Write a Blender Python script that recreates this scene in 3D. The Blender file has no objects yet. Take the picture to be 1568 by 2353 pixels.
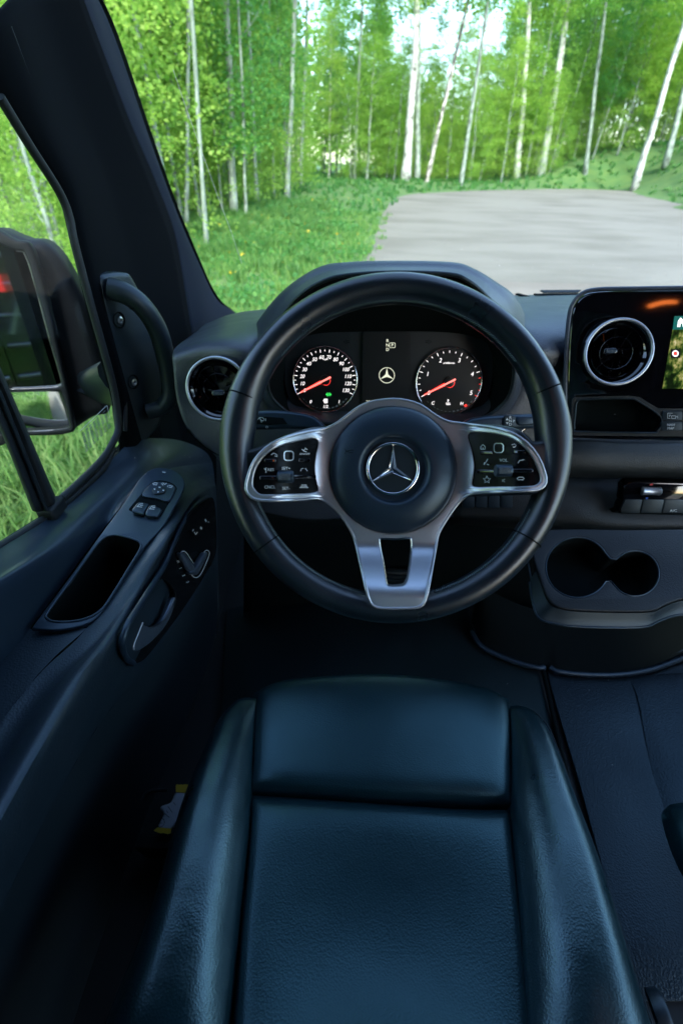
import bpy, bmesh, math, random
from math import sin, cos, pi, radians, sqrt, atan2
from mathutils import Vector, Matrix, noise

SC = bpy.context.scene
COL = SC.collection
# ------------------------------------------------------------------ camera
PITCH, ROLL, F = 37.6, 1.4, 1045.3          # photo read on a 1568 x 2352 grid, 16 mm lens
ROT = Matrix.Rotation(radians(90 - PITCH), 3, 'X') @ Matrix.Rotation(radians(ROLL), 3, 'Z')
cam = bpy.data.objects.new('camera', bpy.data.cameras.new('camera'))
COL.objects.link(cam)
cam.data.sensor_fit = 'VERTICAL'; cam.data.sensor_height = 36; cam.data.lens = 16.0
cam.data.clip_start = 0.02; cam.data.clip_end = 900
cam.matrix_world = ROT.to_4x4()
cam.data.dof.use_dof = True; cam.data.dof.focus_distance = 0.62; cam.data.dof.aperture_fstop = 4.0
SC.camera = cam
# ------------------------------------------------------------------ sky and sun (soft, low, behind thin cloud)
SUN_EL, SUN_AZ = 33.0, 168.0                 # azimuth from +y towards +x
world = bpy.data.worlds.new('World'); SC.world = world; world.use_nodes = True
wn = world.node_tree; bg = wn.nodes['Background']
sky = wn.nodes.new('ShaderNodeTexSky'); sky.sky_type = 'NISHITA'; sky.sun_disc = False
sky.sun_elevation = radians(SUN_EL); sky.sun_rotation = radians(SUN_AZ)
sky.air_density = 1.0; sky.dust_density = 1.0; sky.ozone_density = 1.6
wn.links.new(sky.outputs[0], bg.inputs[0]); bg.inputs[1].default_value = 0.15
sl = bpy.data.lights.new('sun', 'SUN'); sl.energy = 1.5; sl.angle = radians(12); sl.color = (1, .95, .86)
so = bpy.data.objects.new('sun', sl); COL.objects.link(so)
sd = Vector((sin(radians(SUN_AZ)) * cos(radians(SUN_EL)), cos(radians(SUN_AZ)) * cos(radians(SUN_EL)), sin(radians(SUN_EL))))
so.rotation_euler = sd.to_track_quat('Z', 'Y').to_euler()
SC.view_settings.view_transform = 'Standard'; SC.view_settings.look = 'None'
SC.view_settings.gamma = 1; SC.view_settings.use_curve_mapping = False
SC.view_settings.exposure = 2.75
SC.cycles.max_bounces = 8; SC.cycles.transparent_max_bounces = 24
SC.cycles.diffuse_bounces = 4; SC.cycles.glossy_bounces = 4; SC.cycles.transmission_bounces = 6
SC.cycles.caustics_reflective = False; SC.cycles.caustics_refractive = False
SC.cycles.sample_clamp_indirect = 6.0
SC.cycles.use_denoising = True

# ------------------------------------------------------------------ helpers
rnd = random.Random(11)
def ray(u, v): return ROT @ Vector(((u - 784) / F, (1176 - v) / F, -1))
def at(u, v, k, val):
    r = ray(u, v)
    if k == 'd': return r * val
    return r * (val / r['xyz'.index(k)])
def mpp(p):                                   # metres per photo unit at a point
    return abs((ROT.inverted() @ p).z) / F
class Plane:
    def __init__(s, p, n):
        s.p = Vector(p); s.n = Vector(n).normalized(); s.m = mpp(s.p)
        if s.n.dot(s.p) > 0: s.n = -s.n
    def at(s, u, v, h=0.0):
        r = ray(u, v); return r * (s.p.dot(s.n) / r.dot(s.n)) + s.n * h
    def off(s, h): return Plane(s.p + s.n * h, s.n)
def wpos(o):
    p = Vector((0, 0, 0))
    while o: p += o.location; o = o.parent
    return p
def mk(name, verts, faces, m, parent=None, smooth=35, loc=None):
    off = wpos(parent) if parent else (Vector(loc) if loc is not None else Vector((0, 0, 0)))
    me = bpy.data.meshes.new(name)
    me.from_pydata([tuple(Vector(v) - off) for v in verts], [], faces); me.update()
    return mko(name, me, m, parent, smooth, off if not parent else None)
def mko(name, me, m, parent=None, smooth=35, loc=None):
    me.materials.clear(); me.materials.append(m)
    if smooth:
        me.polygons.foreach_set('use_smooth', [True] * len(me.polygons))
        if smooth < 180: me.set_sharp_from_angle(angle=radians(smooth))
    o = bpy.data.objects.new(name, me); COL.objects.link(o)
    if parent: o.parent = parent
    elif loc is not None: o.location = loc
    return o
def tag(o, label=None, cat=None, group=None, kind=None):
    if label: o['label'] = label
    if cat: o['category'] = cat
    if group: o['group'] = group
    if kind: o['kind'] = kind
    return o
def thing(name, label, cat, loc=(0, 0, 0), group=None):
    o = bpy.data.objects.new(name, None); COL.objects.link(o); o.location = loc
    o.empty_display_size = .05
    return tag(o, label, cat, group)
def cr(pts, n=6, closed=False):
    pts = [tuple(p) for p in pts]; N = len(pts); out = []
    segs = N if closed else N - 1
    for i in range(segs):
        g = lambda k: pts[k % N] if closed else pts[min(max(k, 0), N - 1)]
        a, b, c, d = g(i - 1), g(i), g(i + 1), g(i + 2)
        for j in range(n):
            t = j / n
            out.append(tuple(.5 * (2 * q + (r - p) * t + (2 * p - 5 * q + 4 * r - s) * t * t + (3 * q - p - 3 * r + s) * t ** 3) for p, q, r, s in zip(a, b, c, d)))
    if not closed: out.append(pts[-1])
    return out
def V(l): return [Vector(p) for p in l]
def circ(cx, cy, r, n=48, ry=None): ry = ry or r; return [(cx + r * cos(2 * pi * i / n), cy + ry * sin(2 * pi * i / n)) for i in range(n)]
def rrect(cx, cy, w, h, r, rot=0, n=5, sk=0):
    o = []
    for qx, qy, a0 in ((1, 1, 0), (-1, 1, 90), (-1, -1, 180), (1, -1, 270)):
        for i in range(n + 1):
            a = radians(a0 + 90 * i / n)
            x = qx * (w / 2 - r) + r * cos(a); y = qy * (h / 2 - r) + r * sin(a)
            x += sk * y
            o.append((cx + x * cos(rot) - y * sin(rot), cy + x * sin(rot) + y * cos(rot)))
    return o
def loft(name, rows, m, parent=None, nu=6, nv=6, thick=0.0, closed_u=False, closed_v=False, smooth=60, loc=None):
    rows = [cr(r, nu, closed_u) for r in rows]
    cols = [cr(c, nv, closed_v) for c in zip(*rows)]
    g = list(zip(*cols)); R_, C_ = len(g), len(g[0])
    vs = [p for r in g for p in r]; fs = []
    for i in range(R_ if closed_v else R_ - 1):
        for j in range(C_ if closed_u else C_ - 1):
            a, b = i, (i + 1) % R_; c, d = j, (j + 1) % C_
            fs.append((a * C_ + c, a * C_ + d, b * C_ + d, b * C_ + c))
    o = mk(name, vs, fs, m, parent, smooth, loc)
    if thick:
        md = o.modifiers.new('s', 'SOLIDIFY'); md.thickness = abs(thick); md.offset = -1 if thick > 0 else 1
    return o
def tube(name, pts, r, m, parent=None, closed=False, seg=10, caps=True, smooth=60, flat=1.0, up=None, loc=None):
    v, f = tube_vf(pts, r, closed, seg, caps, flat, up)
    return mk(name, v, f, m, parent, smooth, loc)
def tube_vf(pts, r, closed=False, seg=10, caps=True, flat=1.0, up=None):
    pts = V(pts); N = len(pts); rs = r if isinstance(r, (list, tuple)) else [r] * N
    vs, fs = [], []; nrm = None
    for i in range(N):
        t = (pts[(i + 1) % N] - pts[i - 1]) if closed else (pts[min(i + 1, N - 1)] - pts[max(i - 1, 0)])
        t.normalize()
        if up is not None: nrm = Vector(up) - t * t.dot(Vector(up))
        elif nrm is None:
            a = Vector((0, 0, 1)) if abs(t.z) < .9 else Vector((1, 0, 0)); nrm = a - t * a.dot(t)
        else: nrm = nrm - t * nrm.dot(t)
        nrm.normalize(); b = t.cross(nrm)
        for k in range(seg):
            a = 2 * pi * k / seg
            vs.append(pts[i] + (nrm * cos(a) * flat + b * sin(a)) * rs[i])
    for i in range(N if closed else N - 1):
        j = (i + 1) % N
        for k in range(seg):
            l = (k + 1) % seg
            fs.append((i * seg + k, i * seg + l, j * seg + l, j * seg + k))
    if caps and not closed:
        fs.append(tuple(range(seg))[::-1]); fs.append(tuple((N - 1) * seg + k for k in range(seg)))
    return vs, fs
def _curve_mesh(cd):
    o = bpy.data.objects.new('tmp', cd); me = bpy.data.meshes.new_from_object(o)
    bpy.data.objects.remove(o); bpy.data.curves.remove(cd); return me
def plate(name, S, outl, m, parent=None, t=.002, bev=0.0, h=0.0, hf=None, sub=0, smooth=40, loc=None, br=2):
    """outlines read off the photo, laid on the plane S, front face h above it, t thick, bev = rounded edge (m)"""
    if not isinstance(outl[0][0], (tuple, list)): outl = [outl]
    M = S.m * 1000; cd = bpy.data.curves.new('c', 'CURVE'); cd.dimensions = '2D'; cd.fill_mode = 'BOTH'
    for ol in outl:
        sp = cd.splines.new('POLY'); sp.points.add(len(ol) - 1); sp.use_cyclic_u = True
        for i, (u, v) in enumerate(ol): sp.points[i].co = (u / 1000, -v / 1000, 0, 1)
    b = bev / M; cd.bevel_depth = b; cd.bevel_resolution = br; cd.offset = -b
    cd.extrude = max(t / 2 / M - b, 1e-5)
    me = _curve_mesh(cd); top = cd_top = max(v.co.z for v in me.vertices) if len(me.vertices) else 0
    bm = bmesh.new(); bm.from_mesh(me)
    bmesh.ops.remove_doubles(bm, verts=bm.verts, dist=1e-6)
    if sub:
        for _ in range(8):
            le = [e for e in bm.edges if e.calc_length() > sub / 1000]
            if not le: break
            bmesh.ops.subdivide_edges(bm, edges=le, cuts=1); bmesh.ops.triangulate(bm, faces=bm.faces)
    bm.to_mesh(me); bm.free()
    off = wpos(parent) if parent else (Vector(loc) if loc is not None else Vector((0, 0, 0)))
    for v in me.vertices:
        x, y, z = v.co; hh = h + (z - top) * M
        if hf:
            p = S.at(x * 1000, -y * 1000)
            for _ in range(4):
                q = hf(p); S2 = S.off(q); p = S2.at(x * 1000, -y * 1000)
            p = p + S.n * hh
        else: p = S.at(x * 1000, -y * 1000, 0) + S.n * hh
        v.co = p - off
    me.update(); me.name = name
    return mko(name, me, m, parent, smooth, off if not parent else None)
def strokes(S, lines, w, closed=False):
    """list of polylines -> outlines of constant width w (photo units)"""
    out = []
    for l in lines:
        L, Rr = [], []
        for i, p in enumerate(l):
            a = l[max(i - 1, 0)]; b = l[min(i + 1, len(l) - 1)]
            dx, dy = b[0] - a[0], b[1] - a[1]; q = sqrt(dx * dx + dy * dy) or 1
            L.append((p[0] - dy / q * w / 2, p[1] + dx / q * w / 2)); Rr.append((p[0] + dy / q * w / 2, p[1] - dx / q * w / 2))
        out.append(L + Rr[::-1])
    return out
def marks(name, S, lines, w, m, parent, h=.0004, t=.0003, hf=None):
    vs, fs = [], []
    off = wpos(parent)
    for ol in strokes(S, lines, w):
        n = len(ol) // 2; b = len(vs)
        for (u, v) in ol:
            p = S.at(u, v, h)
            if hf: p = S.off(hf(S.at(u, v))).at(u, v, h)
            vs.append(p)
        for (u, v) in ol: vs.append(vs[b + len(vs) - b - 2 * n] - S.n * t)
        for i in range(n - 1):
            fs.append((b + i, b + i + 1, b + 2 * n - 2 - i, b + 2 * n - 1 - i))
        for i in range(2 * n):
            j = (i + 1) % (2 * n); fs.append((b + i, b + j, b + 2 * n + j, b + 2 * n + i))
    return mk(name, vs, fs, m, parent, 0)
def txt(name, S, s, u, v, size, m, parent, h=.0004, shear=0.0, sx=1.0, bold=0.0, rot=0.0, hf=None):
    cd = bpy.data.curves.new('t', 'FONT'); cd.body = s; cd.size = 1; cd.shear = shear
    cd.align_x = 'CENTER'; cd.align_y = 'CENTER'; cd.offset = bold; cd.resolution_u = 3; cd.extrude = .01
    me = _curve_mesh(cd); off = wpos(parent)
    for vv in me.vertices:
        x, y, z = vv.co; x *= size * sx; y *= size
        X_ = x * cos(rot) - y * sin(rot); Y_ = x * sin(rot) + y * cos(rot)
        uu, v2 = u + X_, v - Y_
        S2 = S.off(hf(S.at(uu, v2))) if hf else S
        vv.co = S2.at(uu, v2, h + z * .02) - off
    me.update(); me.name = name
    return mko(name, me, m, parent, 0)
def ring(name, c, n, R0, r, m, parent=None, seg=64, k=12, flat=1.0, loc=None):
    n = Vector(n).normalized(); a = n.orthogonal().normalized(); b = n.cross(a)
    pts = [Vector(c) + (a * cos(2 * pi * i / seg) + b * sin(2 * pi * i / seg)) * R0 for i in range(seg)]
    return tube(name, pts, r, m, parent, True, k, flat=flat, up=n, loc=loc)
def lathe(name, c, n, prof, m, parent=None, seg=48, smooth=40, sx=1.0, ax=None, loc=None):
    """profile [(radius, height along n)]"""
    n = Vector(n).normalized(); a = (Vector(ax) - n * n.dot(Vector(ax))).normalized() if ax is not None else n.orthogonal().normalized(); b = n.cross(a)
    vs, fs = [], []
    for (r, hh) in prof:
        for i in range(seg):
            t = 2 * pi * i / seg
            vs.append(Vector(c) + (a * cos(t) * sx + b * sin(t)) * r + n * hh)
    for i in range(len(prof) - 1):
        for k in range(seg):
            l = (k + 1) % seg
            fs.append((i * seg + k, i * seg + l, (i + 1) * seg + l, (i + 1) * seg + k))
    return mk(name, vs, fs, m, parent, smooth, loc)
def box(name, c, size, m, parent=None, ax=None, bev=0.0, loc=None):
    A = ax or (Vector((1, 0, 0)), Vector((0, 1, 0)), Vector((0, 0, 1)))
    c = Vector(c); vs = []
    for i in (-.5, .5):
        for j in (-.5, .5):
            for k in (-.5, .5): vs.append(c + A[0] * size[0] * i + A[1] * size[1] * j + A[2] * size[2] * k)
    fs = [(0, 1, 3, 2), (4, 6, 7, 5), (0, 4, 5, 1), (2, 3, 7, 6), (0, 2, 6, 4), (1, 5, 7, 3)]
    o = mk(name, vs, fs, m, parent, 30 if bev else 0, loc)
    if bev:
        md = o.modifiers.new('b', 'BEVEL'); md.width = bev; md.segments = 3
    return o
def pillow(name, T, B, L, R_, zf, m, parent=None, nu=28, nv=28, H=.03, p=5.0, skirt=.06, wr=0.0, seed=0, peak=None, q_=.5):
    """Coons patch between four photo curves (top,bottom left->right; left,right top->bottom) at height zf, puffed by H"""
    def res(c, n):
        c = cr(c, 8); d = [0]
        for a, b in zip(c, c[1:]): d.append(d[-1] + sqrt((a[0] - b[0]) ** 2 + (a[1] - b[1]) ** 2))
        out = []; k = 0
        for i in range(n + 1):
            t = d[-1] * i / n
            while k < len(d) - 2 and d[k + 1] < t: k += 1
            q = (t - d[k]) / max(d[k + 1] - d[k], 1e-9)
            out.append((c[k][0] + (c[k + 1][0] - c[k][0]) * q, c[k][1] + (c[k + 1][1] - c[k][1]) * q))
        return out
    T, B, L, R_ = res(T, nu), res(B, nu), res(L, nv), res(R_, nv)
    vs, fs = [], []
    def P(i, j):
        a, b = i / nu, j / nv
        return tuple((1 - b) * T[i][q] + b * B[i][q] + (1 - a) * L[j][q] + a * R_[j][q]
                     - ((1 - a) * (1 - b) * T[0][q] + a * (1 - b) * T[-1][q] + (1 - a) * b * B[0][q] + a * b * B[-1][q]) for q in (0, 1))
    def pr(t, pk=None):
        if pk is not None: t = .5 * t / pk if t < pk else .5 + .5 * (t - pk) / (1 - pk)
        return max(0, 1 - abs(2 * t - 1) ** p) ** q_
    def ease(t): return .5 - .5 * cos(pi * t) if True else t
    for j in range(-1, nv + 2):
        for i in range(-1, nu + 2):
            ii, jj = min(max(i, 0), nu), min(max(j, 0), nv)
            u, v = P(ii, jj); a, b = ii / nu, jj / nv
            z = zf(a, b); w = at(u, v, 'z', z)
            h = H * pr(a, peak) * pr(b)
            if i < 0 or j < 0 or i > nu or j > nv: h = -skirt
            if wr:
                q = Vector((w.x * 30, w.y * 30, seed)); h += wr * (noise.noise(q) * .6 + noise.noise(q * 2.7) * .4) * (pr(a) * pr(b))
            vs.append(w + Vector((0, 0, h)))
    W = nu + 3
    for j in range(nv + 2):
        for i in range(nu + 2):
            a = j * W + i; fs.append((a, a + W, a + W + 1, a + 1))
    o = mk(name, vs, fs, m, parent, 180)
    return o

# ------------------------------------------------------------------ materials
MATS = {}
def mat(name, base=(.02, .02, .02), rough=.5, metal=0.0, bump=None, spec=.5, coat=0.0, var=None, emit=None, es=1.0, rvar=None, sheen=0, tint=(1, 1, 1)):
    m = bpy.data.materials.new(name); m.use_nodes = True; nt = m.node_tree; b = nt.nodes['Principled BSDF']
    b.inputs['Base Color'].default_value = (*base, 1); b.inputs['Roughness'].default_value = rough
    b.inputs['Metallic'].default_value = metal; b.inputs['Specular IOR Level'].default_value = spec
    b.inputs['Specular Tint'].default_value = (*tint, 1); b.inputs['Coat Weight'].default_value = coat; b.inputs['Coat Roughness'].default_value = .05
    if sheen: b.inputs['Sheen Weight'].default_value = sheen
    if emit: b.inputs['Emission Color'].default_value = (*emit, 1); b.inputs['Emission Strength'].default_value = es
    tc = nt.nodes.new('ShaderNodeTexCoord'); L = nt.links.new
    def tex(kind, scale, detail=3):
        t = nt.nodes.new('ShaderNodeTexVoronoi' if kind == 'v' else 'ShaderNodeTexNoise')
        t.inputs['Scale'].default_value = scale
        if kind != 'v': t.inputs['Detail'].default_value = detail
        L(tc.outputs['Object'], t.inputs['Vector']); return t.outputs['Distance' if kind == 'v' else 'Fac']
    prev = None
    for (kind, scale, strength, dist) in (bump or []):
        bn = nt.nodes.new('ShaderNodeBump'); bn.inputs['Strength'].default_value = strength; bn.inputs['Distance'].default_value = dist
        L(tex(kind, scale), bn.inputs['Height'])
        if prev: L(prev.outputs[0], bn.inputs['Normal'])
        prev = bn
    if prev: L(prev.outputs[0], b.inputs['Normal'])
    if var:
        c2, sc, lo, hi = var; rp = nt.nodes.new('ShaderNodeMapRange'); rp.inputs['From Min'].default_value = lo; rp.inputs['From Max'].default_value = hi
        L(tex('n', sc, 6), rp.inputs['Value']); mx = nt.nodes.new('ShaderNodeMix'); mx.data_type = 'RGBA'
        mx.inputs['A'].default_value = (*base, 1); mx.inputs['B'].default_value = (*c2, 1)
        L(rp.outputs[0], mx.inputs['Factor']); L(mx.outputs['Result'], b.inputs['Base Color'])
    if rvar:
        sc, lo, hi = rvar; rp = nt.nodes.new('ShaderNodeMapRange'); rp.inputs['From Min'].default_value = .3; rp.inputs['From Max'].default_value = .7
        rp.inputs['To Min'].default_value = lo; rp.inputs['To Max'].default_value = hi
        L(tex('n', sc, 5), rp.inputs['Value']); L(rp.outputs[0], b.inputs['Roughness'])
    MATS[name] = m; return m
BL = (.010, .013, .017)
leather = mat('black_leather', (.003, .013, .017), .36, bump=[('v', 500, .5, .00035)], rvar=(25, .33, .41), spec=.8, tint=(.44, .84, .93))
leather_w = mat('creased_leather', (.003, .013, .017), .32, bump=[('v', 480, .45, .0004), ('v', 60, .3, .0008)], rvar=(25, .27, .38), spec=1.0, tint=(.60, .90, .95))
smooth_l = mat('wheel_leather', (.005, .010, .015), .30, bump=[('v', 900, .12, .0003)], rvar=(18, .26, .38), spec=.8)
dashm = mat('dash_grain', (.026, .034, .050), .46, bump=[('v', 380, .7, .0005)], rvar=(12, .40, .50), spec=.7)
plast = mat('dark_plastic', (.010, .016, .020), .42, bump=[('n', 900, .15, .0003)], spec=.4, tint=(.75, .9, 1))
plast2 = mat('satin_plastic', (.012, .022, .035), .34, bump=[('n', 1200, .08, .0003)], rvar=(15, .30, .42), tint=(.7, .88, 1))
dplast = mat('lower_plastic', (.008, .011, .012), .55, bump=[('v', 450, .7, .0007)], spec=.35)
fabric = mat('pillar_fabric', (.009, .013, .022), .95, bump=[('n', 1500, .4, .0005)], spec=.08)
blackm = mat('black_trim', (.003, .0055, .006), .85, spec=.06)
rubber = mat('rubber', (.010, .014, .016), .6, spec=.3)
gloss = mat('piano_black', (.003, .003, .004), .06, spec=.5, coat=.6)
glossd = mat('gloss_button_black', (.004, .005, .006), .25, spec=.07)
matte = mat('matte_housing', (.010, .013, .016), .6, bump=[('n', 700, .2, .0003)], spec=.4)
silver = mat('satin_silver', (.46, .48, .52), .36, .82, bump=[('n', 400, .03, .0003)])
chrome = mat('chrome', (.75, .76, .78), .07, 1.0)
dsilver = mat('grey_metal', (.22, .23, .25), .3, 1.0)
mirrorm = mat('mirror', (.85, .88, .88), .01, 1.0)
dialm = mat('dial_face', (.004, .005, .006), .35)
lensm = mat('cluster_face', (.010, .014, .018), .4)
white_e = mat('lit_white', (.5, .5, .5), .5, emit=(1, .93, .93), es=.20)
cream_e = mat('lit_cream', (.3, .3, .25), .5, emit=(.9, .92, .70), es=.14)
red_e = mat('lit_red', (.3, .02, .02), .5, emit=(1, .04, .03), es=.26)
redp = mat('lit_red_core', (.3, .1, .1), .5, emit=(1, .22, .18), es=.30)
green_e = mat('lit_green', (.02, .3, .03), .5, emit=(.05, 1, .15), es=.16)
print_w = mat('white_print', (.55, .58, .58), .6)
print_g = mat('grey_print', (.16, .18, .19), .6)
redprint = mat('red_print', (.5, .01, .01), .5); blueprint = mat('blue_print', (.01, .10, .5), .5)
orange_e = mat('rope_orange', (.6, .1, .02), .5, emit=(1, .22, .04), es=2.0)
dirtw = mat('crumb', (.5, .5, .45), .8)
steel = mat('screw_steel', (.4, .42, .42), .3, 1.0)
carpaint = mat('black_paint', (.006, .007, .008), .15, coat=.5)
traym = mat('tray_plastic', (.003, .005, .007), .52, bump=[('v', 450, .6, .0005)], spec=.25)
pillarm = mat('pillar_shaded_fabric', (.002, .003, .004), .95, spec=.05)  # same pillar fabric, darkened: the shade of its facing is put into the colour
armm = mat('armrest_skin', (.008, .015, .022), .46, bump=[('v', 420, .5, .0005)], rvar=(14, .42, .54), spec=.6, tint=(.7, .88, 1))
satin = mat('satin_handle', (.10, .13, .17), .32, .7)
def glassmat(name, tint=(.93, .97, .96), refl=.03):
    m = bpy.data.materials.new(name); m.use_nodes = True; nt = m.node_tree; nt.nodes.clear(); L = nt.links.new
    out = nt.nodes.new('ShaderNodeOutputMaterial'); tr = nt.nodes.new('ShaderNodeBsdfTransparent'); gl = nt.nodes.new('ShaderNodeBsdfGlossy')
    fr = nt.nodes.new('ShaderNodeMath'); fr.operation = 'MULTIPLY_ADD'; fr.inputs[1].default_value = .6; fr.inputs[2].default_value = refl
    lw = nt.nodes.new('ShaderNodeLayerWeight'); lw.inputs[0].default_value = .5; pw = nt.nodes.new('ShaderNodeMath'); pw.operation = 'POWER'; pw.inputs[1].default_value = 5
    L(lw.outputs['Facing'], pw.inputs[0]); L(pw.outputs[0], fr.inputs[0]); mx = nt.nodes.new('ShaderNodeMixShader')
    tr.inputs[0].default_value = (*tint, 1); gl.inputs['Roughness'].default_value = .01
    L(fr.outputs[0], mx.inputs[0]); L(tr.outputs[0], mx.inputs[1]); L(gl.outputs[0], mx.inputs[2]); L(mx.outputs[0], out.inputs[0])
    return m
glass = glassmat('glass')
#PART2
# ------------------------------------------------------------------ outdoors
import numpy as np
GZ = -1.85
NR = np.random.default_rng(5)
def sstep(a, b, x):
    t = min(max((x - a) / (b - a), 0), 1); return t * t * (3 - 2 * t)
def gb(y): return GZ + .62 * sstep(13, 40, y)     # the lot climbs gently away from the van
def fbase(u, v):
    z = GZ
    for _ in range(30):
        p = at(u, v, 'z', z); z = .6 * z + .4 * gb(min(p.y, 70))
    return at(u, v, 'z', z)
def edge_pts():
    far = [(900, 462), (940, 447), (1000, 443), (1100, 438), (1200, 436), (1300, 434), (1400, 435), (1450, 441), (1500, 450), (1568, 472)]
    left = [(-1.15, -30), (-1.15, 2), (-.95, 5), (-.4, 8.5)] + [tuple(fbase(u, v)[:2]) for u, v in ((846, 592), (858, 560), (868, 530), (880, 495))]
    fp = [fbase(u, v) for u, v in far]
    return left, [(p.x, p.y) for p in fp]
LEFT, FAR = edge_pts()
FARY = max(p[1] for p in FAR)
ROADP = cr(LEFT + FAR, 4)
def road_side(x, y):                         # distance outside the gravel on the left / far side (<0 = on the gravel)
    best = 1e9; sgn = 1
    for (a, b) in zip(ROADP, ROADP[1:]):
        dx, dy = b[0] - a[0], b[1] - a[1]; L2 = dx * dx + dy * dy
        t = min(max(((x - a[0]) * dx + (y - a[1]) * dy) / L2, 0), 1)
        ex, ey = x - a[0] - t * dx, y - a[1] - t * dy; d = ex * ex + ey * ey
        if d < best: best = d; sgn = -1 if (dx * ey - dy * ex) < 0 else 1
    return sgn * sqrt(best)
def gh(x, y):
    rs = road_side(x, y); k = min(max(rs / 1.5, 0), 1)
    h = gb(y) + k * (.10 * noise.noise(Vector((x * .35, y * .35, 0))) + .05)
    h += .12 * sstep(0, 9, rs) * sstep(22, 34, y) * sstep(-4, 6, x)
    h += 2.6 * sstep(0, 4.5, rs) * sstep(10, 24, x) * sstep(5, 20, y)
    h += .15 * sstep(2, 14, rs) * (1 - sstep(-6, 0, x))
    return h
def axis(lims): 
    o = []
    for a, b, s in lims:
        x = a
        while x < b - 1e-6: o.append(x); x += s
    o.append(lims[-1][1]); return o
gx = axis([(-420, -60, 45), (-60, -14, 4), (-14, 10, .6), (10, 60, 1.5), (60, 420, 45)])
gy = axis([(-420, -30, 45), (-30, -3, 2.5), (-3, 20, .6), (20, 60, 1.5), (60, 90, 6), (90, 450, 45)])
vs = [(x, y, gh(x, y) if abs(x) < 90 and abs(y) < 120 else GZ + .5) for y in gy for x in gx]
W = len(gx); fs = [(j * W + i, j * W + i + 1, (j + 1) * W + i + 1, (j + 1) * W + i) for j in range(len(gy) - 1) for i in range(W - 1)]
soil = mat('meadow_soil', (.045, .12, .03), .95, bump=[('n', 6, .5, .05)], var=((.08, .15, .035), 1.3, .35, .65))
g = mk('ground', vs, fs, soil, None, 180); tag(g, kind='structure')
gravel = mat('gravel', (.165, .160, .136), .95, bump=[('n', 9, .6, .03), ('n', 60, .5, .01)], var=((.115, .11, .09), .55, .42, .70))
nt = gravel.node_tree
# tyre-worn darker streaks across the lot
rp = [n for n in nt.nodes if n.type == 'TEX_NOISE'][-1]
mp = nt.nodes.new('ShaderNodeMapping'); mp.inputs['Scale'].default_value = (.6, 1.2, 1)
nt.links.new([n for n in nt.nodes if n.type == 'TEX_COORD'][0].outputs['Object'], mp.inputs[0]); nt.links.new(mp.outputs[0], rp.inputs['Vector'])
rv, rf = [], []
xr = 70
for i, (x, y) in enumerate(ROADP):
    jx = .18 * noise.noise(Vector((x * 1.1, y * 1.1, 3))) + .08 * noise.noise(Vector((x * 4, y * 4, 7)))
    if x < FAR[-1][0] - .1: rv += [(x + jx, y + jx * .5, GZ + .006)]
base = list(rv)
poly = base + [(70, FAR[-1][1] - 18, GZ + .006), (70, -30, GZ + .006)]
bm = bmesh.new(); bmf = bm.faces.new([bm.verts.new(p) for p in poly]); bmesh.ops.triangulate(bm, faces=bm.faces)
for yc in list(range(8, 60, 2)) + [-20, -10, 0]:
    bmesh.ops.bisect_plane(bm, geom=bm.verts[:] + bm.edges[:] + bm.faces[:], plane_co=(0, yc, 0), plane_no=(0, 1, 0), dist=1e-5)
for v_ in bm.verts: v_.co.z = gb(v_.co.y) + .010
bmesh.ops.recalc_face_normals(bm, faces=bm.faces); rme = bpy.data.meshes.new('gravel_lot'); bm.to_mesh(rme); bm.free()
rd = mko('gravel_lot', rme, gravel, None, 180); tag(rd, kind='structure')

def leafmat(name, cols, trans):
    m = bpy.data.materials.new(name); m.use_nodes = True; nt = m.node_tree; nt.nodes.clear(); L = nt.links.new
    out = nt.nodes.new('ShaderNodeOutputMaterial'); d = nt.nodes.new('ShaderNodeBsdfPrincipled'); t = nt.nodes.new('ShaderNodeBsdfTranslucent')
    mx = nt.nodes.new('ShaderNodeMixShader'); mx.inputs[0].default_value = .6
    d.inputs['Roughness'].default_value = .55; d.inputs['Specular IOR Level'].default_value = .3
    ge = nt.nodes.new('ShaderNodeNewGeometry'); oi = nt.nodes.new('ShaderNodeObjectInfo')
    ad = nt.nodes.new('ShaderNodeMath'); ad.operation = 'ADD'; L(ge.outputs['Random Per Island'], ad.inputs[0]); L(oi.outputs['Random'], ad.inputs[1])
    hv = nt.nodes.new('ShaderNodeMath'); hv.operation = 'MULTIPLY'; hv.inputs[1].default_value = .5; L(ad.outputs[0], hv.inputs[0])
    r1 = nt.nodes.new('ShaderNodeValToRGB'); r2 = nt.nodes.new('ShaderNodeValToRGB')
    for r, cs in ((r1, cols), (r2, trans)):
        e = r.color_ramp.elements
        while len(e) < len(cs): e.new(.5)
        for i, c in enumerate(cs): e[i].position = .15 + .7 * i / (len(cs) - 1); e[i].color = (*c, 1)
        L(hv.outputs[0], r.inputs[0])
    L(r1.outputs[0], d.inputs['Base Color']); L(r2.outputs[0], t.inputs[0])
    L(d.outputs[0], mx.inputs[1]); L(t.outputs[0], mx.inputs[2]); L(mx.outputs[0], out.inputs[0]); return m
leaf_y = leafmat('aspen_leaves', [(.10, .22, .045), (.17, .31, .055), (.26, .39, .08)], [(.28, .52, .08), (.42, .66, .11), (.58, .76, .16)])
leaf_d = leafmat('dark_leaves', [(.06, .18, .055), (.10, .25, .06), (.17, .32, .07)], [(.13, .40, .09), (.23, .50, .10), (.36, .62, .12)])
grassm = leafmat('grass_blades', [(.08, .19, .055), (.13, .26, .07), (.24, .34, .12)], [(.12, .30, .07), (.20, .41, .10), (.34, .50, .16)])
verge_m = leafmat('verge_blades', [(.05, .18, .06), (.10, .24, .065), (.19, .31, .08)], [(.09, .31, .09), (.17, .40, .10), (.33, .50, .12)])
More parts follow.
